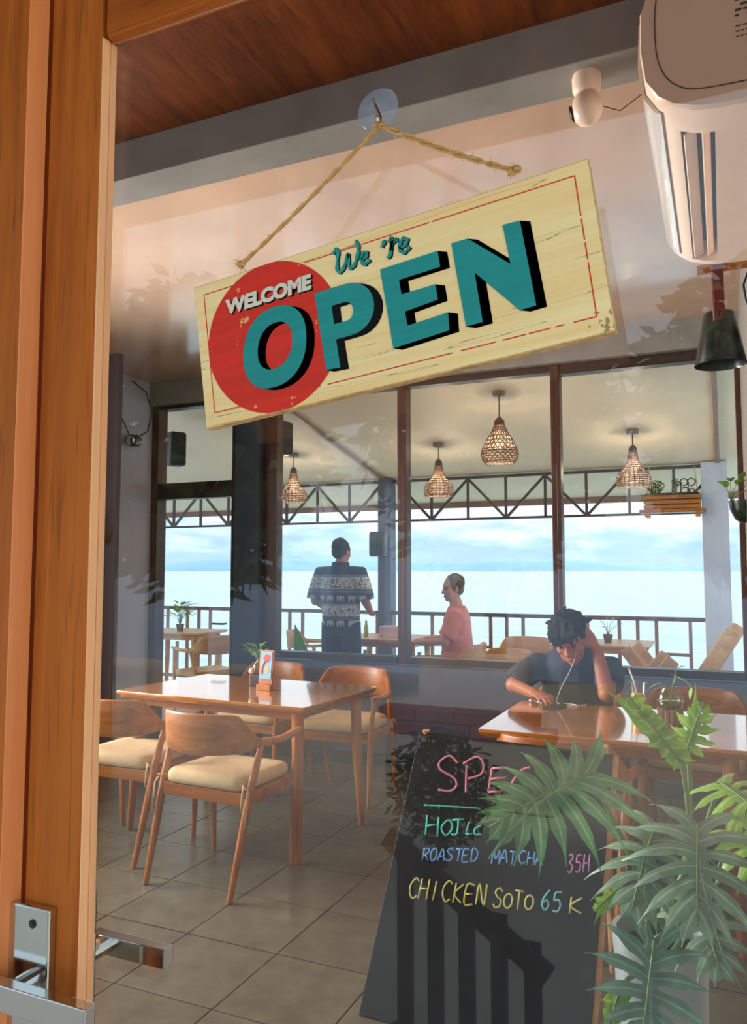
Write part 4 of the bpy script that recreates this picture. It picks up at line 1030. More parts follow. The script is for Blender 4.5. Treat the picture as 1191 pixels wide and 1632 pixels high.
G().box((.03, .865, -.034), (.70, .90, -.03)).build('hinge_rail', M['terrace_wood'], cb)
FONT = {'A': [[(0, 0), (.4, 1), (.8, 0)], [(.15, .38), (.65, .38)]], 'S': [[(.72, .82), (.4, 1), (.08, .8), (.3, .55), (.68, .38), (.6, .08), (.2, 0), (.02, .18)]],
        'T': [[(0, 1), (.8, .97)], [(.4, .98), (.4, 0)]], 'E': [[(.7, 1), (.05, 1), (.05, 0), (.72, .02)], [(.05, .52), (.6, .54)]], 'D': [[(.1, 0), (.1, 1), (.6, .86), (.75, .5), (.55, .1), (.1, 0)]],
        'R': [[(.1, 0), (.1, 1)], [(-.05, .92), (.5, 1), (.72, .8), (.5, .55), (.12, .48)], [(.3, .5), (.8, 0)]], 'O': [[(.4, 1), (.08, .75), (.08, .25), (.4, 0), (.72, .25), (.72, .75), (.4, 1)]],
        'M': [[(0, 0), (.1, 1), (.42, .35), (.74, 1), (.85, 0)]], 'C': [[(.75, .85), (.45, 1), (.1, .7), (.1, .3), (.42, 0), (.75, .14)]], 'H': [[(.08, 1), (.05, 0)], [(.72, 1), (.75, 0)], [(.06, .5), (.74, .52)]],
        'I': [[(.35, 1), (.32, 0)]], 'K': [[(.1, 1), (.08, 0)], [(.7, .95), (.1, .45), (.75, .02)]], 'N': [[(.06, 0), (.1, 1), (.68, 0), (.72, 1)]],
        '6': [[(.62, 1), (.2, .62), (.08, .28), (.35, 0), (.66, .2), (.5, .48), (.12, .36)]], '5': [[(.72, 1), (.2, .97), (.14, .58), (.5, .62), (.7, .35), (.5, .04), (.08, .06)]], '3': [[(.1, .9), (.45, 1), (.62, .78), (.3, .54), (.68, .34), (.45, 0), (.06, .1)]]}
def chalk(polys, mat, w=7.0):
    g = G()
    for p in polys:
        p = catmull(p, 5) if len(p) > 2 else p
        g.tube([(x*.001, y*.001, .0008) for x, y in p], w*.0005, 6, flat=.18, up=(0, 0, 1))
    return g.build('chalk_word', CH[mat], cb, True)
def word(txt, bl, br, ht, mat, w=6.0, wide=1.0):
    n_ = len(txt); polys = []; ux, uy = (br[0]-bl[0])/n_, (br[1]-bl[1])/n_
    rnd = random.Random(len(txt)*7+ord(txt[0]))
    for i, ch_ in enumerate(txt):
        if ch_ == ' ': continue
        jx, jy = rnd.uniform(-2, 2), rnd.uniform(-2.5, 2.5)
        hs = ht*(.78 if ch_.islower() else 1)*rnd.uniform(.94, 1.05)
        for p in FONT[ch_.upper()]:
            polys.append([(bl[0]+ux*i+x*abs(ux)*1.05*wide+jx, bl[1]+uy*i+uy*x+y*hs+jy) for x, y in p])
    return chalk(polys, mat, w)
chalk([[(172, 832), (135, 855), (102, 827), (112, 800), (166, 778), (181, 752), (161, 730), (117, 729)], [(205, 827), (212, 780), (219, 733)], [(190, 832), (236, 864), (264, 845), (263, 805), (219, 782)],
       [(355, 841), (298, 830)], [(298, 830), (299, 746)], [(299, 747), (346, 756)], [(295, 792), (353, 805)], [(433, 852), (402, 836), (377, 790), (384, 762), (410, 757)]], 'pink', 9)
chalk([[(75, 668), (178, 678), (280, 687)]], 'teal', 6)
chalk([[(95, 636), (103, 569)], [(96, 599), (141, 611)], [(138, 636), (147, 570)], [(169, 629), (155, 602), (176, 580), (194, 606), (183, 630), (169, 629)], [(188, 634), (230, 643)], [(211, 638), (213, 592), (194, 586)],
       [(250, 637), (245, 596)], [(245, 596), (268, 600)], [(293, 632), (274, 618), (277, 600), (298, 603)]], 'teal', 7.5)
word('ROASTED', (107, 485), (305, 516), 41, 'blue', 6); word('MATCHA', (346, 518), (520, 543), 42, 'blue', 6)
word('35H', (595, 532), (664, 546), 54, 'rose', 6)
word('CHICKEN', (82, 362), (354, 389), 62, 'yellow', 6.5); word('SoTo', (372, 390), (508, 405), 56, 'yellow', 6.5); word('65', (524, 408), (592, 417), 58, 'cyan', 6.5); word('K', (612, 417), (662, 424), 48, 'yellow', 6.5)

# ------------------------------------------------------------------ air conditioner, dome camera, wall lamp
ac = empty('air_conditioner', (.13, 1.66, 2.33)); tag(ac, 'white wall air conditioner seen from below at the top right', 'air conditioner')
LA = .89
prf = [(-.002, .012), (-.002, .30), (-.05, .305), (-.19, .302), (-.238, .285), (-.256, .24), (-.258, .15), (-.250, .085), (-.226, .045), (-.196, .022)]
def along(g, prf_, y0, y1, s0=1): g.loft([[(x, y, z) for x, z in prf_] for y in (y0, y1)])
g = G(); along(g, prf+[(-.186, .019), (-.186, .075), (-.112, .075), (-.112, .003), (-.118, .002), (-.06, 0), (-.004, .002)], .10, LA-.03); g.build('body', M['white_plastic'], ac, True, angle=35)
endp = prf+[(-.15, .006), (-.118, .002), (-.06, 0), (-.004, .002)]
g = G(); g.loft([[(x*.985-.001, y, .006+z*.975) if k else (x, y, z) for x, z in endp] for y, k in ((0, 1), (.008, 0), (.10, 0))]); g.build('end_cap', M['white_plastic'], ac, True, angle=35)
g = G(); g.loft([[(x, y, z) for x, z in endp] for y in (LA-.03, LA)]); g.build('end_cap', M['white_plastic'], ac, True, angle=35)
# raised line on the end cap
ins = [(-.03, .30), (-.195, .292), (-.222, .262), (-.226, .16), (-.214, .10), (-.185, .062), (-.14, .045), (-.02, .040)]
G().tube([(x, -.001, z) for x, z in catmull(ins, 4)], .0012, 5).build('end_seam', M['print_dark'], ac, True)
G().tube([(-.03+.022*math.cos(a)*.8, -.0015, .095+.034*math.sin(a)) for a in [i*2*PI/20 for i in range(21)]], .0012, 5).build('screw_cover', M['white_plastic'], ac, True)
G().box((-.184, .102, .070), (-.114, LA-.032, .074)).build('outlet_recess', M['dark_slot'], ac)
for x_, a_, w_ in ((-.168, -28, .014), (-.136, -40, .010)):
    T = Matrix.Translation((x_, 0, .022)) @ Matrix.Rotation(R(a_), 4, 'Y')
    G().box((-w_, .115, -.003), (w_, LA-.045, .003), .0025, T).build('louvre', M['white_plastic'], ac)
g = G(); fp = [(-.262, .245), (-.266, .15), (-.258, .082), (-.234, .042), (-.222, .036), (-.228, .046), (-.252, .086), (-.258, .15), (-.256, .245)]
along(g, fp, .045, LA-.03); g.build('front_panel', M['gloss_plastic'], ac, True, angle=35)
g = G()
for k, (x_, w_) in enumerate(((-.187, .004), (-.176, .008), (-.166, .002), (-.161, .002), (-.148, .006), (-.134, .002), (-.130, .002), (-.126, .002))):
    z0_ = .022+(x_+.196)/.046*(.006-.022) if x_ < -.15 else .006+(x_+.15)/.032*(.002-.006)
    z0_ = .006+.975*z0_
    g.box((x_-w_/2, .055, z0_-.0012), (x_+w_/2, .068, z0_+.002))
g.build('display_print', M['print_dark'], ac)
g = G(); random.seed(2)
for k in range(11):
    x_ = -.075
    z_ = .255-.011*k-(.01 if k > 7 else 0)
    while x_ < -.012:
        l_ = random.uniform(.004, .013)
        if random.random() < .8: g.box((x_, -.0012, z_), (x_+l_, .0, z_+.0045 if k < 8 else z_+.002))
        x_ += l_+.003
g.build('rating_label_print', M['print_dark'], ac)

dc = empty('dome_camera', (-.29, 2.03, 2.70)); tag(dc, 'small white ball camera fixed under the grey beam', 'camera')
G().lathe([(.036, .0), (.038, -.01), (.037, -.04), (.030, -.052), (.001, -.053)], 24).build('base', M['white_plastic'], dc, True, angle=50)
G().ball((0, -.004, -.092), (.040, .042, .046), 22, 14).build('ball_head', M['white_plastic'], dc, True)
G().lathe([(.020, .0), (.022, .006), (.012, .010), (.001, .011)], 18, T=Matrix.Translation((-.034, -.004, -.098)) @ Matrix.Rotation(R(-105), 4, 'Y')).build('lens', M['black'], dc, True)
G().tube([(.034, 0, -.09), (.08, .02, -.105), (.16, .02, -.06), (.24, .0, .0), (.34, 0, .02)], .0016, 5).build('cable', M['frame'], dc, True)

wl = empty('wall_lamp', (.012, 2.76, 2.07)); tag(wl, 'black conical wall lamp hung by a maroon strap from a wooden peg', 'lamp')
G().lathe([(.080, .0), (.079, .004), (.050, .165), (.046, .172), (.001, .173), (.001, .168), (.044, .166), (.074, .003)], 32, cap=False).build('shade', M['dark_metal'], wl, True, angle=40)
G().tube([(-.062, 0, .325), (.118, 0, .330)], .0165, 14).build('peg', M['chair_x'], wl, True, angle=50)
g = G(); g.tube([(.0, -.054, .135), (.0, -.040, .20), (-.002, -.022, .30), (0, -.019, .335), (0, 0, .351), (0, .019, .335), (0, .03, .25), (0, .045, .165)], .019, 10, flat=.10, up=(0, -1, 0)); g.build('strap', M['leather'], wl, True)
G().lathe([(.0055, 0), (.005, .003), (.001, .004)], 10, T=Matrix.Translation((0, -.0555, .15)) @ Matrix.Rotation(R(80), 4, 'X')).build('rivet', M['dark_metal'], wl, True)
G().ball((0, 0, .06), .03).build('bulb', M['bulb'], wl, True)
G().tube([(.105, 0, .30), (.088, -.01, .29), (.075, -.02, .25), (.08, -.02, .20), (.11, -.01, .12), (.115, 0, .10)], .004, 6).build('cord', M['black'], wl, True)

# ------------------------------------------------------------------ philodendron in a tall planter
def lobed_leaf(name, parent, base, tip, up, width, mat, lobes=8, droop=.25, lobe_w=1.0, back=1.0, seed=1):
    rnd = random.Random(seed); base, tip = Vector(base), Vector(tip); ax = tip-base; L_ = ax.length; ax.normalize()
    up = Vector(up); up = (up-ax*up.dot(ax)).normalized(); sx = ax.cross(up)
    g = G(); g.uv = []
    def put(x, y, z): return base+sx*x+ax*y+up*z
    def dz(x, y): return -droop*(abs(x)**1.8)/max(width, .01)**.8-droop*.5*y*y/max(L_, .01)
    def strip(p0, p1, ang, ln, w0, ph, wav=1.0):
        """one lobe: p0,p1 on the midrib, running ln at angle ang (0 = towards the tip)"""
        s_ = 1 if ang >= 0 else -1; n_ = 8; o = len(g.v); mid = (p0+p1)/2; cx, cy = 0, mid; a = ang
        for i in range(n_+1):
            t = i/n_
            if i: cx += math.sin(a)*ln/n_; cy += math.cos(a)*ln/n_; a -= s_*.055
            k = (1-t)*.75+.55*math.sin(PI*min(1, t*1.05))**1.2
            w_ = w0*max(k*(1-t**5), .04)*(1+.13*wav*math.sin(t*15+ph))
            dx_, dy_ = math.cos(a), -math.sin(a)
            ru = .07*w0*wav*math.sin(t*11+ph)
            z0 = dz(cx, cy)
            g.v += [tuple(put(cx-dx_*w_, cy-dy_*w_, z0-w_*.30+ru)), tuple(put(cx, cy, z0+.0)), tuple(put(cx+dx_*w_, cy+dy_*w_, z0-w_*.30-ru))]
            g.uv += [(1, t), (0, t), (1, t)]
        for i in range(n_):
            for j in range(2):
                g.f.append((o+i*3+j, o+i*3+j+1, o+i*3+4+j, o+i*3+3+j)); g.m.append(0)
    for s_ in (-1, 1):
        for i in range(lobes):
            t = (i+.3)/lobes; y = t*L_*.80
            ang = s_*R(128*(1-t)**1.1*back+26)
            pr = (.62+.5*math.sin(PI*min(1, t*.9+.18)))*(1-.45*t)
            ln = width*pr*rnd.uniform(.88, 1.1)
            strip(y-.02*L_, y+.10*L_, ang, ln, L_*.80/lobes*.56*lobe_w, rnd.uniform(0, 6))
    strip(0, .02, 0.001, L_*1.0, L_*.075*lobe_w, 1)
    o = g.build(name, mat, parent, True)
    st_ = G(); st_.tube([put(0, y, dz(0, y)+.0015) for y in [L_*k/6*.9 for k in range(7)]], [.0028-.0003*k for k in range(7)], 6); st_.build('midrib', M['stem'], o, True)
    return o
pl = empty('philodendron', (-.14, 1.74, 0)); tag(pl, 'large deep-lobed philodendron in a pale planter just inside the door glass', 'plant')
def pw(p): return Vector(p)-Vector((-.14, 1.74, 0))
G().lathe([(.070, 0), (.074, .01), (.090, .62), (.094, .66), (.094, .675), (.084, .675), (.080, .62), (.001, .615)], 32).build('planter', M['pot'], pl, True, angle=50)
G().lathe([(.080, .60), (.08, .64), (.05, .65), (.001, .652)], 20).build('soil', M['soil'], pl, True)
def petiole(a, b, r0=.0075, r1=.0045, bow=(0, 0, 0)):
    a, b, bow = pw(a), pw(b), Vector(bow)
    pts = [a.lerp(b, t)+bow*math.sin(PI*t) for t in [i/8 for i in range(9)]]
    G().tube(pts, [r0+(r1-r0)*i/8 for i in range(9)], 8).build('petiole', M['stem'], pl, True)
base_c = (-.14, 1.74, .63)
# (leaf base, tip, facing, half width, material, lobes, droop, lobe width, seed, bow of the petiole)
LEAVES = [
    ((-.245, 1.58, 1.012), (-.425, 1.43, .945), (.12, -.66, .74), .16, 'leaf', 9, .40, 1.25, 1, (-.02, -.02, .05)),
    ((-.085, 1.62, 1.040), (-.185, 1.55, 1.185), (-.35, -.85, .25), .036, 'leaf_bright', 7, .1, 1.7, 2, (.02, 0, .05)),
    ((-.075, 1.68, 1.055), (-.045, 1.60, 1.150), (.1, -.8, .4), .05, 'leaf_bright', 5, .5, 1.3, 3, (.02, 0, .04)),
    ((-.055, 1.52, .955), (-.055, 1.36, .860), (.0, -.75, .65), .15, 'leaf_grey', 7, .6, 1.15, 4, (.02, -.03, .05)),
    ((-.130, 1.58, .925), (-.165, 1.42, .845), (.0, -.7, .7), .12, 'leaf_grey', 7, .7, 1.1, 5, (0, -.03, .04)),
    ((-.020, 1.66, 1.00), (.065, 1.52, .99), (-.1, -.5, .85), .09, 'leaf_bright', 6, .5, 1.2, 6, (.03, 0, .04)),
    ((.000, 1.70, .90), (.07, 1.58, .86), (-.2, -.6, .8), .09, 'leaf_bright', 6, .5, 1.2, 7, (.04, 0, .02)),
    ((-.130, 1.50, .755), (-.150, 1.38, .60), (.05, -.9, .35), .125, 'leaf_dark', 7, .35, 1.0, 8, (.0, -.05, .03)),
    ((-.205, 1.66, .775), (-.255, 1.60, .745), (0, -.6, .8), .03, 'leaf_bright', 4, .3, 1.2, 9, (-.01, -.01, .02)),
    ((-.065, 1.60, .80), (-.02, 1.47, .735), (0, -.7, .7), .10, 'leaf_grey', 6, .5, 1.1, 10, (.02, -.02, .03)),
    ((-.190, 1.52, .655), (-.210, 1.46, .610), (0, -.8, .6), .03, 'leaf_bright', 3, .3, 1.5, 11, (-.02, -.03, .01)),
]
for i, (b, t_, u_, w_, m_, nl, dr, lw, sd_, bow) in enumerate(LEAVES):
    lobed_leaf('leaf', pl, pw(b), pw(t_), u_, w_, M[m_], nl, dr, lw, 1.0, sd_)
    a = 2*PI*i/len(LEAVES); petiole((base_c[0]+.035*math.cos(a), base_c[1]+.035*math.sin(a), base_c[2]), b, .0072, .004, bow)

# ------------------------------------------------------------------ people
def limb(g, pts, rad, seg=12):
    g.tube(pts, rad, seg)
    for p, r in zip(pts, rad): g.ball(p, r*1.0, 12, 8)
def hand(g, T, curl=(25, 30, 20), spread=3, thumb=(.062, .052, -.012)):
    g.ball((0, .045, 0), (.040, .052, .0145), 14, 8, T=T); g.ball((0, .005, 0), (.028, .03, .018), 10, 7, T=T)
    for i in range(4):
        x = (.029, .0095, -.0105, -.029)[i]; y = (.084, .090, .086, .076)[i]; ln = (.070, .080, .074, .058)[i]
        a = 0; p = Vector((x, y-.012, 0)); pts = [p.copy()]; sp = R((1.2-i*.9)*spread)
        for k, f in enumerate((.45, .32, .23)):
            a += R(curl[k]*(1+.08*i)); p = p+Vector((math.sin(sp)*math.cos(a), math.cos(a)*math.cos(sp), -math.sin(a)))*(ln*f+(.012 if k == 0 else 0)); pts.append(p.copy())
        rad = [.0092, .0088, .0080, .0066] if i < 3 else [.0082, .0077, .007, .006]
        limb(g, [T @ q for q in pts], rad, 8)
    limb(g, [T @ Vector(q) for q in ((.022, .018, -.004), (.046, .036, -.010), thumb, (thumb[0]+.006, thumb[1]+.026, thumb[2]-.008))], [.014, .0112, .0095, .0075], 8)
def head_geo(g, T):
    g.ball((0, -.012, .03), (.074, .094, .088), 18, 12, T=T); g.ball((0, .026, -.045), (.058, .060, .070), 16, 10, T=T)
    g.ball((0, .062, -.092), (.026, .022, .020), 10, 7, T=T)
    for s_ in (-1, 1):
        g.ball((s_*.036, .050, -.022), (.028, .030, .026), 10, 7, T=T); g.ball((s_*.077, -.008, -.006), (.009, .018, .031), 10, 8, T=T)
        g.ball((s_*.010, .092, -.030), (.010, .011, .009), 8, 6, T=T)
    limb(g, [T @ Vector(p) for p in ((0, .080, .016), (0, .094, -.008), (0, .102, -.026))], [.009, .0105, .0125], 8)
    limb(g, [T @ Vector(p) for p in ((-.046, .064, .024), (-.02, .077, .028), (.02, .077, .028), (.046, .064, .024))], [.010, .012, .012, .010], 8)
def head_parts(root, T, skin_lips, hairmat, hair, seed=1):
    for s_ in (-1, 1): G().ball((s_*.031, .076, .006), (.0125, .009, .008), 10, 7, T=T).build('eye', M['eye'], root, True)
    g = G(); g.tube([(-.022, .080, -.060), (-.010, .0875, -.058), (0, .0885, -.0595), (.010, .0875, -.058), (.022, .080, -.060)], [.003, .0055, .0055, .0055, .003], 8, T=T); g.tube([(-.018, .081, -.066), (0, .087, -.068), (.018, .081, -.066)], [.003, .006, .003], 8, T=T)
    g.build('mouth', M['lips'], root, True)
    h = G(); rnd = random.Random(seed)
    h.ball((0, -.026, .046), (.082, .092, .083), 18, 12, T=T); h.ball((0, -.05, .0), (.074, .056, .070), 14, 10, T=T)
    for s_ in (-1, 1): h.ball((s_*.066, -.004, .03), (.014, .045, .045), 10, 8, T=T); limb(h, [T @ Vector((s_*.047, .066, .032)), T @ Vector((s_*.030, .082, .038)), T @ Vector((s_*.014, .083, .035))], [.003, .0045, .0035], 6)
    if hair == 'messy':
        for k in range(90):
            a = rnd.uniform(0, 2*PI); e = rnd.uniform(.05, 1.45); d = Vector((math.cos(a)*math.cos(e), math.sin(a)*math.cos(e), math.sin(e)))
            c = Vector((0, -.022, .042))+Vector((d.x*.078, d.y*.09, d.z*.080))
            t_ = Vector((rnd.uniform(-1, 1), rnd.uniform(-.2, 1.2), rnd.uniform(-1, .2))).normalized()
            limb(h, [T @ c, T @ (c+d*.010+t_*.014), T @ (c+d*.008+t_*.034)], [.014, .012, .006], 6)
        for k in range(9):
            x = -.05+.0125*k; limb(h, [T @ Vector((x, .045, .095)), T @ Vector((x*1.1+rnd.uniform(-.01, .01), .085, .075)), T @ Vector((x*1.15+rnd.uniform(-.01, .01), .096, .038+rnd.uniform(-.01, .01)))], [.014, .012, .004], 6)
    else:
        for k in range(40):
            a = rnd.uniform(0, 2*PI); e = rnd.uniform(.25, 1.45); d = Vector((math.cos(a)*math.cos(e), math.sin(a)*math.cos(e), math.sin(e)))
            h.ball(T @ (Vector((0, -.026, .046))+Vector((d.x*.076, d.y*.086, d.z*.078))), .013, 6, 5)
    bake_union(h, 'hair', hairmat, .006, 1, root)
def torso(g, rows, seg=20):
    """rows of (centre, half width, half depth, forward axis)"""
    g.loft([[tuple(Vector(c)+Vector((rx*math.copysign(abs(math.cos(a))**.85, math.cos(a)), 0, 0))+Vector(f)*(ry*math.copysign(abs(math.sin(a))**.85, math.sin(a)))) for a in [2*PI*j/seg for j in range(seg)]] for c, rx, ry, f in rows])
F_ = (0, 1, 0)

# --- the man in the banded shirt, standing with his back to us
pm = empty('person', (-3.27, 6.6, 0)); tag(pm, 'standing person seen from behind in a blue and white banded elephant print shirt', 'person', None)
b = G()
for s_ in (-1, 1):
    limb(b, [(s_*.10, .0, .90), (s_*.105, .02, .50), (s_*.11, -.02, .09)], [.085, .060, .040]); limb(b, [(s_*.11, -.03, .045), (s_*.125, .12, .035)], [.042, .034])
    limb(b, [(s_*.185, -.01, 1.385), (s_*.262, -.02, 1.12), (s_*.215, .19, 1.02)], [.056, .044, .030])
    hand(b, frame((s_*.215, .19, 1.02), (-s_*.25, 1, -.1), (0, 0, 1)) @ Matrix.Diagonal((-s_, 1, 1, 1)), (15, 20, 15))
torso(b, [((0, 0, .88), .15, .105, F_), ((0, 0, 1.02), .145, .10, F_), ((0, 0, 1.2), .16, .11, F_), ((0, -.01, 1.35), .165, .10, F_), ((0, -.015, 1.43), .09, .07, F_)])
limb(b, [(0, -.02, 1.40), (0, 0, 1.50)], [.062, .055])
TH = Matrix.Translation((0, .012, 1.575)) @ Matrix.Rotation(R(-14), 4, 'Z') @ Matrix.Rotation(R(-8), 4, 'X')
head_geo(b, TH); bake_union(b, 'body', M['skin_tan'], .0075, 3, pm)
head_parts(pm, TH, None, M['hair'], 'short', 2)
c = G(); torso(c, [((0, .0, .80), .182, .135, F_), ((0, 0, .95), .180, .135, F_), ((0, 0, 1.1), .184, .135, F_), ((0, -.005, 1.25), .198, .135, F_), ((0, -.012, 1.36), .195, .118, F_), ((0, -.015, 1.415), .14, .095, F_), ((0, -.015, 1.455), .078, .075, F_)])
for s_ in (-1, 1): c.tube([(s_*.10, -.012, 1.385), (s_*.188, -.012, 1.380), (s_*.238, -.018, 1.25), (s_*.264, -.02, 1.135)], [.066, .084, .080, .084], 16)
bake_union(c, 'shirt', M['shirt'], .012, 4, pm)
G().tube([(.072*math.sin(a), -.012-.072*math.cos(a), 1.462-.018*math.cos(a)*0) for a in [R(-130)+R(260)*i/14 for i in range(15)]], .014, 8, flat=1.6, up=(0, 0, 1)).build('collar', M['shirt'], pm, True)
c = G(); 
for s_ in (-1, 1): c.tube([(s_*.088, 0, .93), (s_*.10, .01, .7), (s_*.105, .015, .5), (s_*.11, -.01, .10)], [.105, .10, .085, .07], 14)
bake_union(c, 'trousers', M['navy'], .012, 3, pm)

# --- the man in salmon, sitting at the terrace table, looking back over his shoulder
ps = empty('person', (-2.19, 6.72, 0), R(102)); tag(ps, 'seated person in a salmon pink shirt on the terrace, face turned aside', 'person')
b = G()
for s_ in (-1, 1):
    limb(b, [(s_*.10, 0, .54), (s_*.12, .42, .54), (s_*.11, .40, .09)], [.085, .062, .040]); limb(b, [(s_*.11, .39, .045), (s_*.12, .54, .035)], [.042, .034])
    limb(b, [(s_*.185, -.01, 1.02), (s_*.235, .07, .79), (s_*.15, .30, .775)], [.054, .042, .030])
    hand(b, frame((s_*.15, .30, .775), (-s_*.3, 1, .0), (0, 0, 1)) @ Matrix.Diagonal((-s_, 1, 1, 1)), (15, 20, 15))
torso(b, [((0, -.02, .50), .16, .12, F_), ((0, -.02, .66), .15, .11, F_), ((0, -.01, .84), .165, .11, F_), ((0, -.01, .99), .165, .10, F_), ((0, -.015, 1.07), .09, .07, F_)])
limb(b, [(0, -.02, 1.04), (0, .01, 1.16)], [.062, .054])
TH = Matrix.Translation((0, .025, 1.245)) @ Matrix.Rotation(R(28), 4, 'Z') @ Matrix.Rotation(R(-6), 4, 'X')
head_geo(b, TH); bake_union(b, 'body', M['skin_pink'], .0075, 3, ps); head_parts(ps, TH, None, M['hair_grey'], 'short', 3)
c = G(); torso(c, [((0, -.01, .52), .185, .15, F_), ((0, -.015, .68), .178, .142, F_), ((0, -.01, .86), .19, .132, F_), ((0, -.012, .99), .19, .118, F_), ((0, -.015, 1.05), .14, .095, F_), ((0, -.012, 1.092), .076, .074, F_)])
for s_ in (-1, 1): c.tube([(s_*.10, -.012, 1.02), (s_*.188, -.008, 1.015), (s_*.222, .03, .89), (s_*.236, .06, .83)], [.064, .080, .076, .077], 16)
bake_union(c, 'shirt', M['salmon'], .012, 4, ps)
c = G()
for s_ in (-1, 1): c.tube([(s_*.085, -.07, .545), (s_*.10, .05, .55), (s_*.12, .38, .55), (s_*.122, .47, .545)], [.085, .10, .085, .08], 14)
bake_union(c, 'shorts', M['khaki'], .012, 3, ps)

# --- the man bent over his phone at the long table
pb_ = empty('person', (-.735, 4.45, 0), R(180)); tag(pb_, 'dark-haired person in a charcoal shirt bent over a phone, head in one hand', 'person')
b = G()
for s_ in (-1, 1):
    limb(b, [(s_*.10, .02, .565), (s_*.13, .40, .565), (s_*.12, .36, .09)], [.082, .062, .040]); limb(b, [(s_*.12, .35, .045), (s_*.13, .49, .035)], [.042, .034])
D1 = Vector((0, .86, .50)).normalized()     # forward axis of the bent upper body is tipped down
rows = [((0, -.02, .50), .155, .115, F_), ((0, .02, .62), .15, .112, (0, .96, -.28)), ((0, .10, .76), .160, .112, (0, .85, -.5)), ((0, .19, .885), .168, .102, (0, .78, -.62)), ((0, .25, .955), .10, .075, (0, .74, -.67))]
torso(b, rows)
limb(b, [(0, .225, .93), (0, .30, .995)], [.062, .055])
limb(b, [(.18, .215, .905), (.300, .300, .798), (.155, .455, .783)], [.055, .043, .029])
hand(b, frame((.155, .455, .783), (-.62, .78, .05), (0.1, 0, 1)) @ Matrix.Diagonal((-1, 1, 1, 1)), (12, 22, 18))
limb(b, [(-.18, .215, .905), (-.190, .395, .796), (-.140, .355, 1.010)], [.055, .044, .029])
hand(b, frame((-.140, .355, 1.010), (.42, -.05, .90), (-.85, .35, .35)) @ Matrix.Diagonal((-1, 1, 1, 1)), (10, 22, 22))
TH = Matrix.Translation((-.012, .365, 1.058)) @ Matrix.Rotation(R(-8), 4, 'Z') @ Matrix.Rotation(R(8), 4, 'Y') @ Matrix.Rotation(R(-32), 4, 'X') @ Matrix.Scale(1.06, 4)
head_geo(b, TH); bake_union(b, 'body', M['skin_brown'], .0068, 3, pb_); head_parts(pb_, TH, None, M['hair'], 'messy', 5)
c = G(); torso(c, [((0, -.01, .515), .178, .14, F_), ((0, .02, .63), .172, .135, (0, .96, -.28)), ((0, .095, .765), .186, .128, (0, .85, -.5)), ((0, .182, .885), .190, .116, (0, .78, -.62)), ((0, .235, .945), .14, .088, (0, .74, -.67)), ((0, .262, .975), .078, .07, (0, .74, -.67))])
c.tube([(.12, .21, .90), (.185, .215, .895), (.245, .255, .855), (.292, .292, .812)], [.06, .074, .074, .072], 16)
c.tube([(-.12, .21, .90), (-.185, .215, .895), (-.192, .28, .862), (-.192, .335, .832)], [.06, .074, .074, .074], 16)
bake_union(c, 'shirt', M['charcoal'], .010, 4, pb_)
c = G(); c.loft([[(x, y, z) for x, y, z in r] for r in ([(-.055, .300, .60), (.055, .300, .60), (.05, .20, .60), (-.05, .20, .60)], [(-.06, .335, .78), (.06, .335, .78), (.05, .22, .78), (-.05, .22, .78)], [(-.05, .345, .90), (.05, .345, .90), (.04, .26, .92), (-.04, .26, .92)])]); bake_union(c, 'undershirt', M['tee'], .010, 3, pb_)
c = G()
for s_ in (-1, 1): c.tube([(s_*.085, -.07, .56), (s_*.10, .05, .57), (s_*.13, .38, .57), (s_*.128, .38, .35), (s_*.12, .36, .10)], [.085, .098, .078, .07, .06], 14)
bake_union(c, 'trousers', M['tee'], .012, 3, pb_)
G().tube(catmull([(-.055, .42, 1.02), (-.04, .44, .95), (-.01, .45, .88), (.02, .47, .82), (.03, .53, .768), (.01, .57, .760)], 5), .0016, 5).build('earphone_cord', M['white_cord'], pb_, True)

for root_, ax_, ay_ in ((pm, .11, -.03), (ps, .11, .39), (pb_, .12, .35)):
    for s_ in (-1, 1):
        g = G(); limb(g, [(s_*ax_, ay_-.012, .056), (s_*(ax_+.008), ay_+.06, .052), (s_*(ax_+.014), ay_+.155, .046)], [.054, .050, .045]); bake_union(g, 'shoe', M['black'], .01, 2, root_)
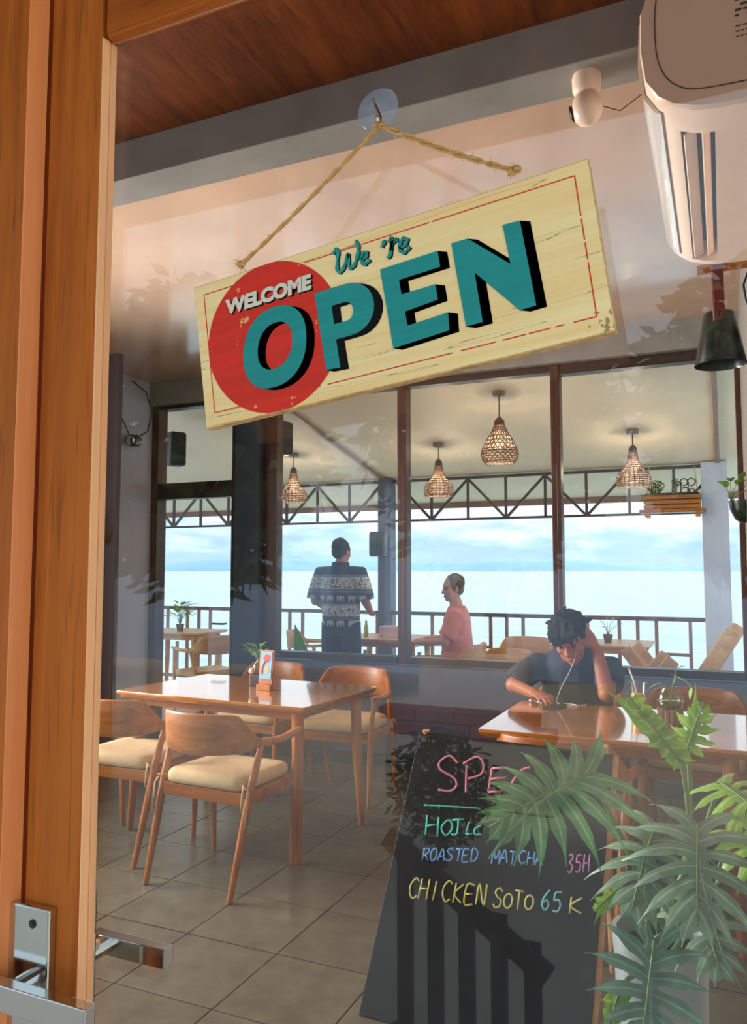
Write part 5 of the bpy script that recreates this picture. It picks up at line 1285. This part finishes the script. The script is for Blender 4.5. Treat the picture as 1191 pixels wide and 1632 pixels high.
# ------------------------------------------------------------------ behind us: what the door glass mirrors (garden wall, hedge, gate railing, trees)
gw = sbox('garden_wall', (-2.12, -4.6, 0), (-1.3, -4.4, .78), M['white_wall'], .01)
rc = empty('brick_ledge', (-1.45, -3.55, 0)); tag(rc, 'low red brick ledge before the white garden wall, mirrored in the door glass', 'ledge')
for r_ in range(2):
    for k in range(4):
        bk = G().box((0, 0, 0), (.24, .16, .072), .006).build('brick', M['red_tile'], rc) if r_+k == 0 else bk.copy()
        if r_+k: C.objects.link(bk)
        bk.location = (-.46+.25*k-(.1 if r_ else 0), random.uniform(-.006, .006), .40+.08*r_)
G().box((-.52, .01, 0), (.52, .15, .397), .01).build('plinth', M['white_wall'], rc)
def leaf_cloud(name, parent, n, centre, rad, size, mat, seed, shell=.55):
    rnd = random.Random(seed); g = G()
    for k in range(n):
        while True:
            p = Vector((rnd.uniform(-1, 1), rnd.uniform(-1, 1), rnd.uniform(-1, 1)))
            if shell < p.length < 1: break
        c = Vector((centre[0]+p.x*rad[0], centre[1]+p.y*rad[1], centre[2]+p.z*rad[2]))
        d = Vector((rnd.uniform(-1, 1), rnd.uniform(-1, 1), rnd.uniform(-1, .4))).normalized(); u = d.orthogonal().normalized(); s_ = size*rnd.uniform(.6, 1.3)
        g.add([c, c+d*s_*.5+u*s_*.22, c+d*s_, c+d*s_*.5-u*s_*.22], [(0, 1, 2, 3)])
    return stuff(g.build(name, mat, parent))
hg = empty('hedge', (-1.27, -2.45, 0)); tag(hg, 'clipped green hedge mirrored in the glass over the chalkboard', 'hedge')
leaf_cloud('foliage', hg, 1600, (0, 0, .38), (.26, .25, .28), .06, M['hedge'], 4, .2)
G().tube([(0, 0, 0), (.02, 0, .3), (0, 0, .6)], [.03, .025, .015], 8).build('stem', M['frame'], hg)
gr_ = empty('slatted_gate', (-.72, -1.07, 0)); tag(gr_, 'low dark slatted gate with a diagonal brace, mirrored in the chalkboard', 'gate')
for k in range(5): G().box((-.21+.096*k, -.012, .02), (-.162+.096*k, .012, .60-.06*k), .004).build('slat', M['black'], gr_)
G().box((-.23, -.016, .0), (.26, .016, .05), .004).build('bottom_rail', M['black'], gr_)
T = Matrix.Translation((-.24, .02, .60)) @ Matrix.Rotation(R(33), 4, 'Y'); G().box((0, -.012, -.032), (.58, .012, .032), .004, T).build('brace', M['black'], gr_)
for i, (x_, y_, h_, r_) in enumerate(((-5.4, -6.0, 4.4, 1.5), (-2.7, -8.6, 5.2, 1.7), (.6, -8.4, 4.6, 1.5), (-9.2, -4.0, 4.2, 1.5))):
    t_ = empty('garden_tree', (x_, y_, 0)); tag(t_, ['spreading dark green tree behind us, mirrored in the left of the door glass', 'dark green tree behind the white garden wall, mirrored in mid glass', 'dark tree mirrored at the right edge of the door glass', 'outermost dark tree mirrored beside the door stile'][i], 'tree', 'trees mirrored in the glass')
    G().tube([(0, 0, 0), (.1, .05, h_*.35), (-.05, .1, h_*.75)], [.16, .13, .07], 10).build('trunk', M['frame'], t_, True)
    leaf_cloud('crown', t_, 5200, (0, 0, h_*.66), (r_, r_*.9, h_*.42), .30, M['hedge'], 30+i, .3)
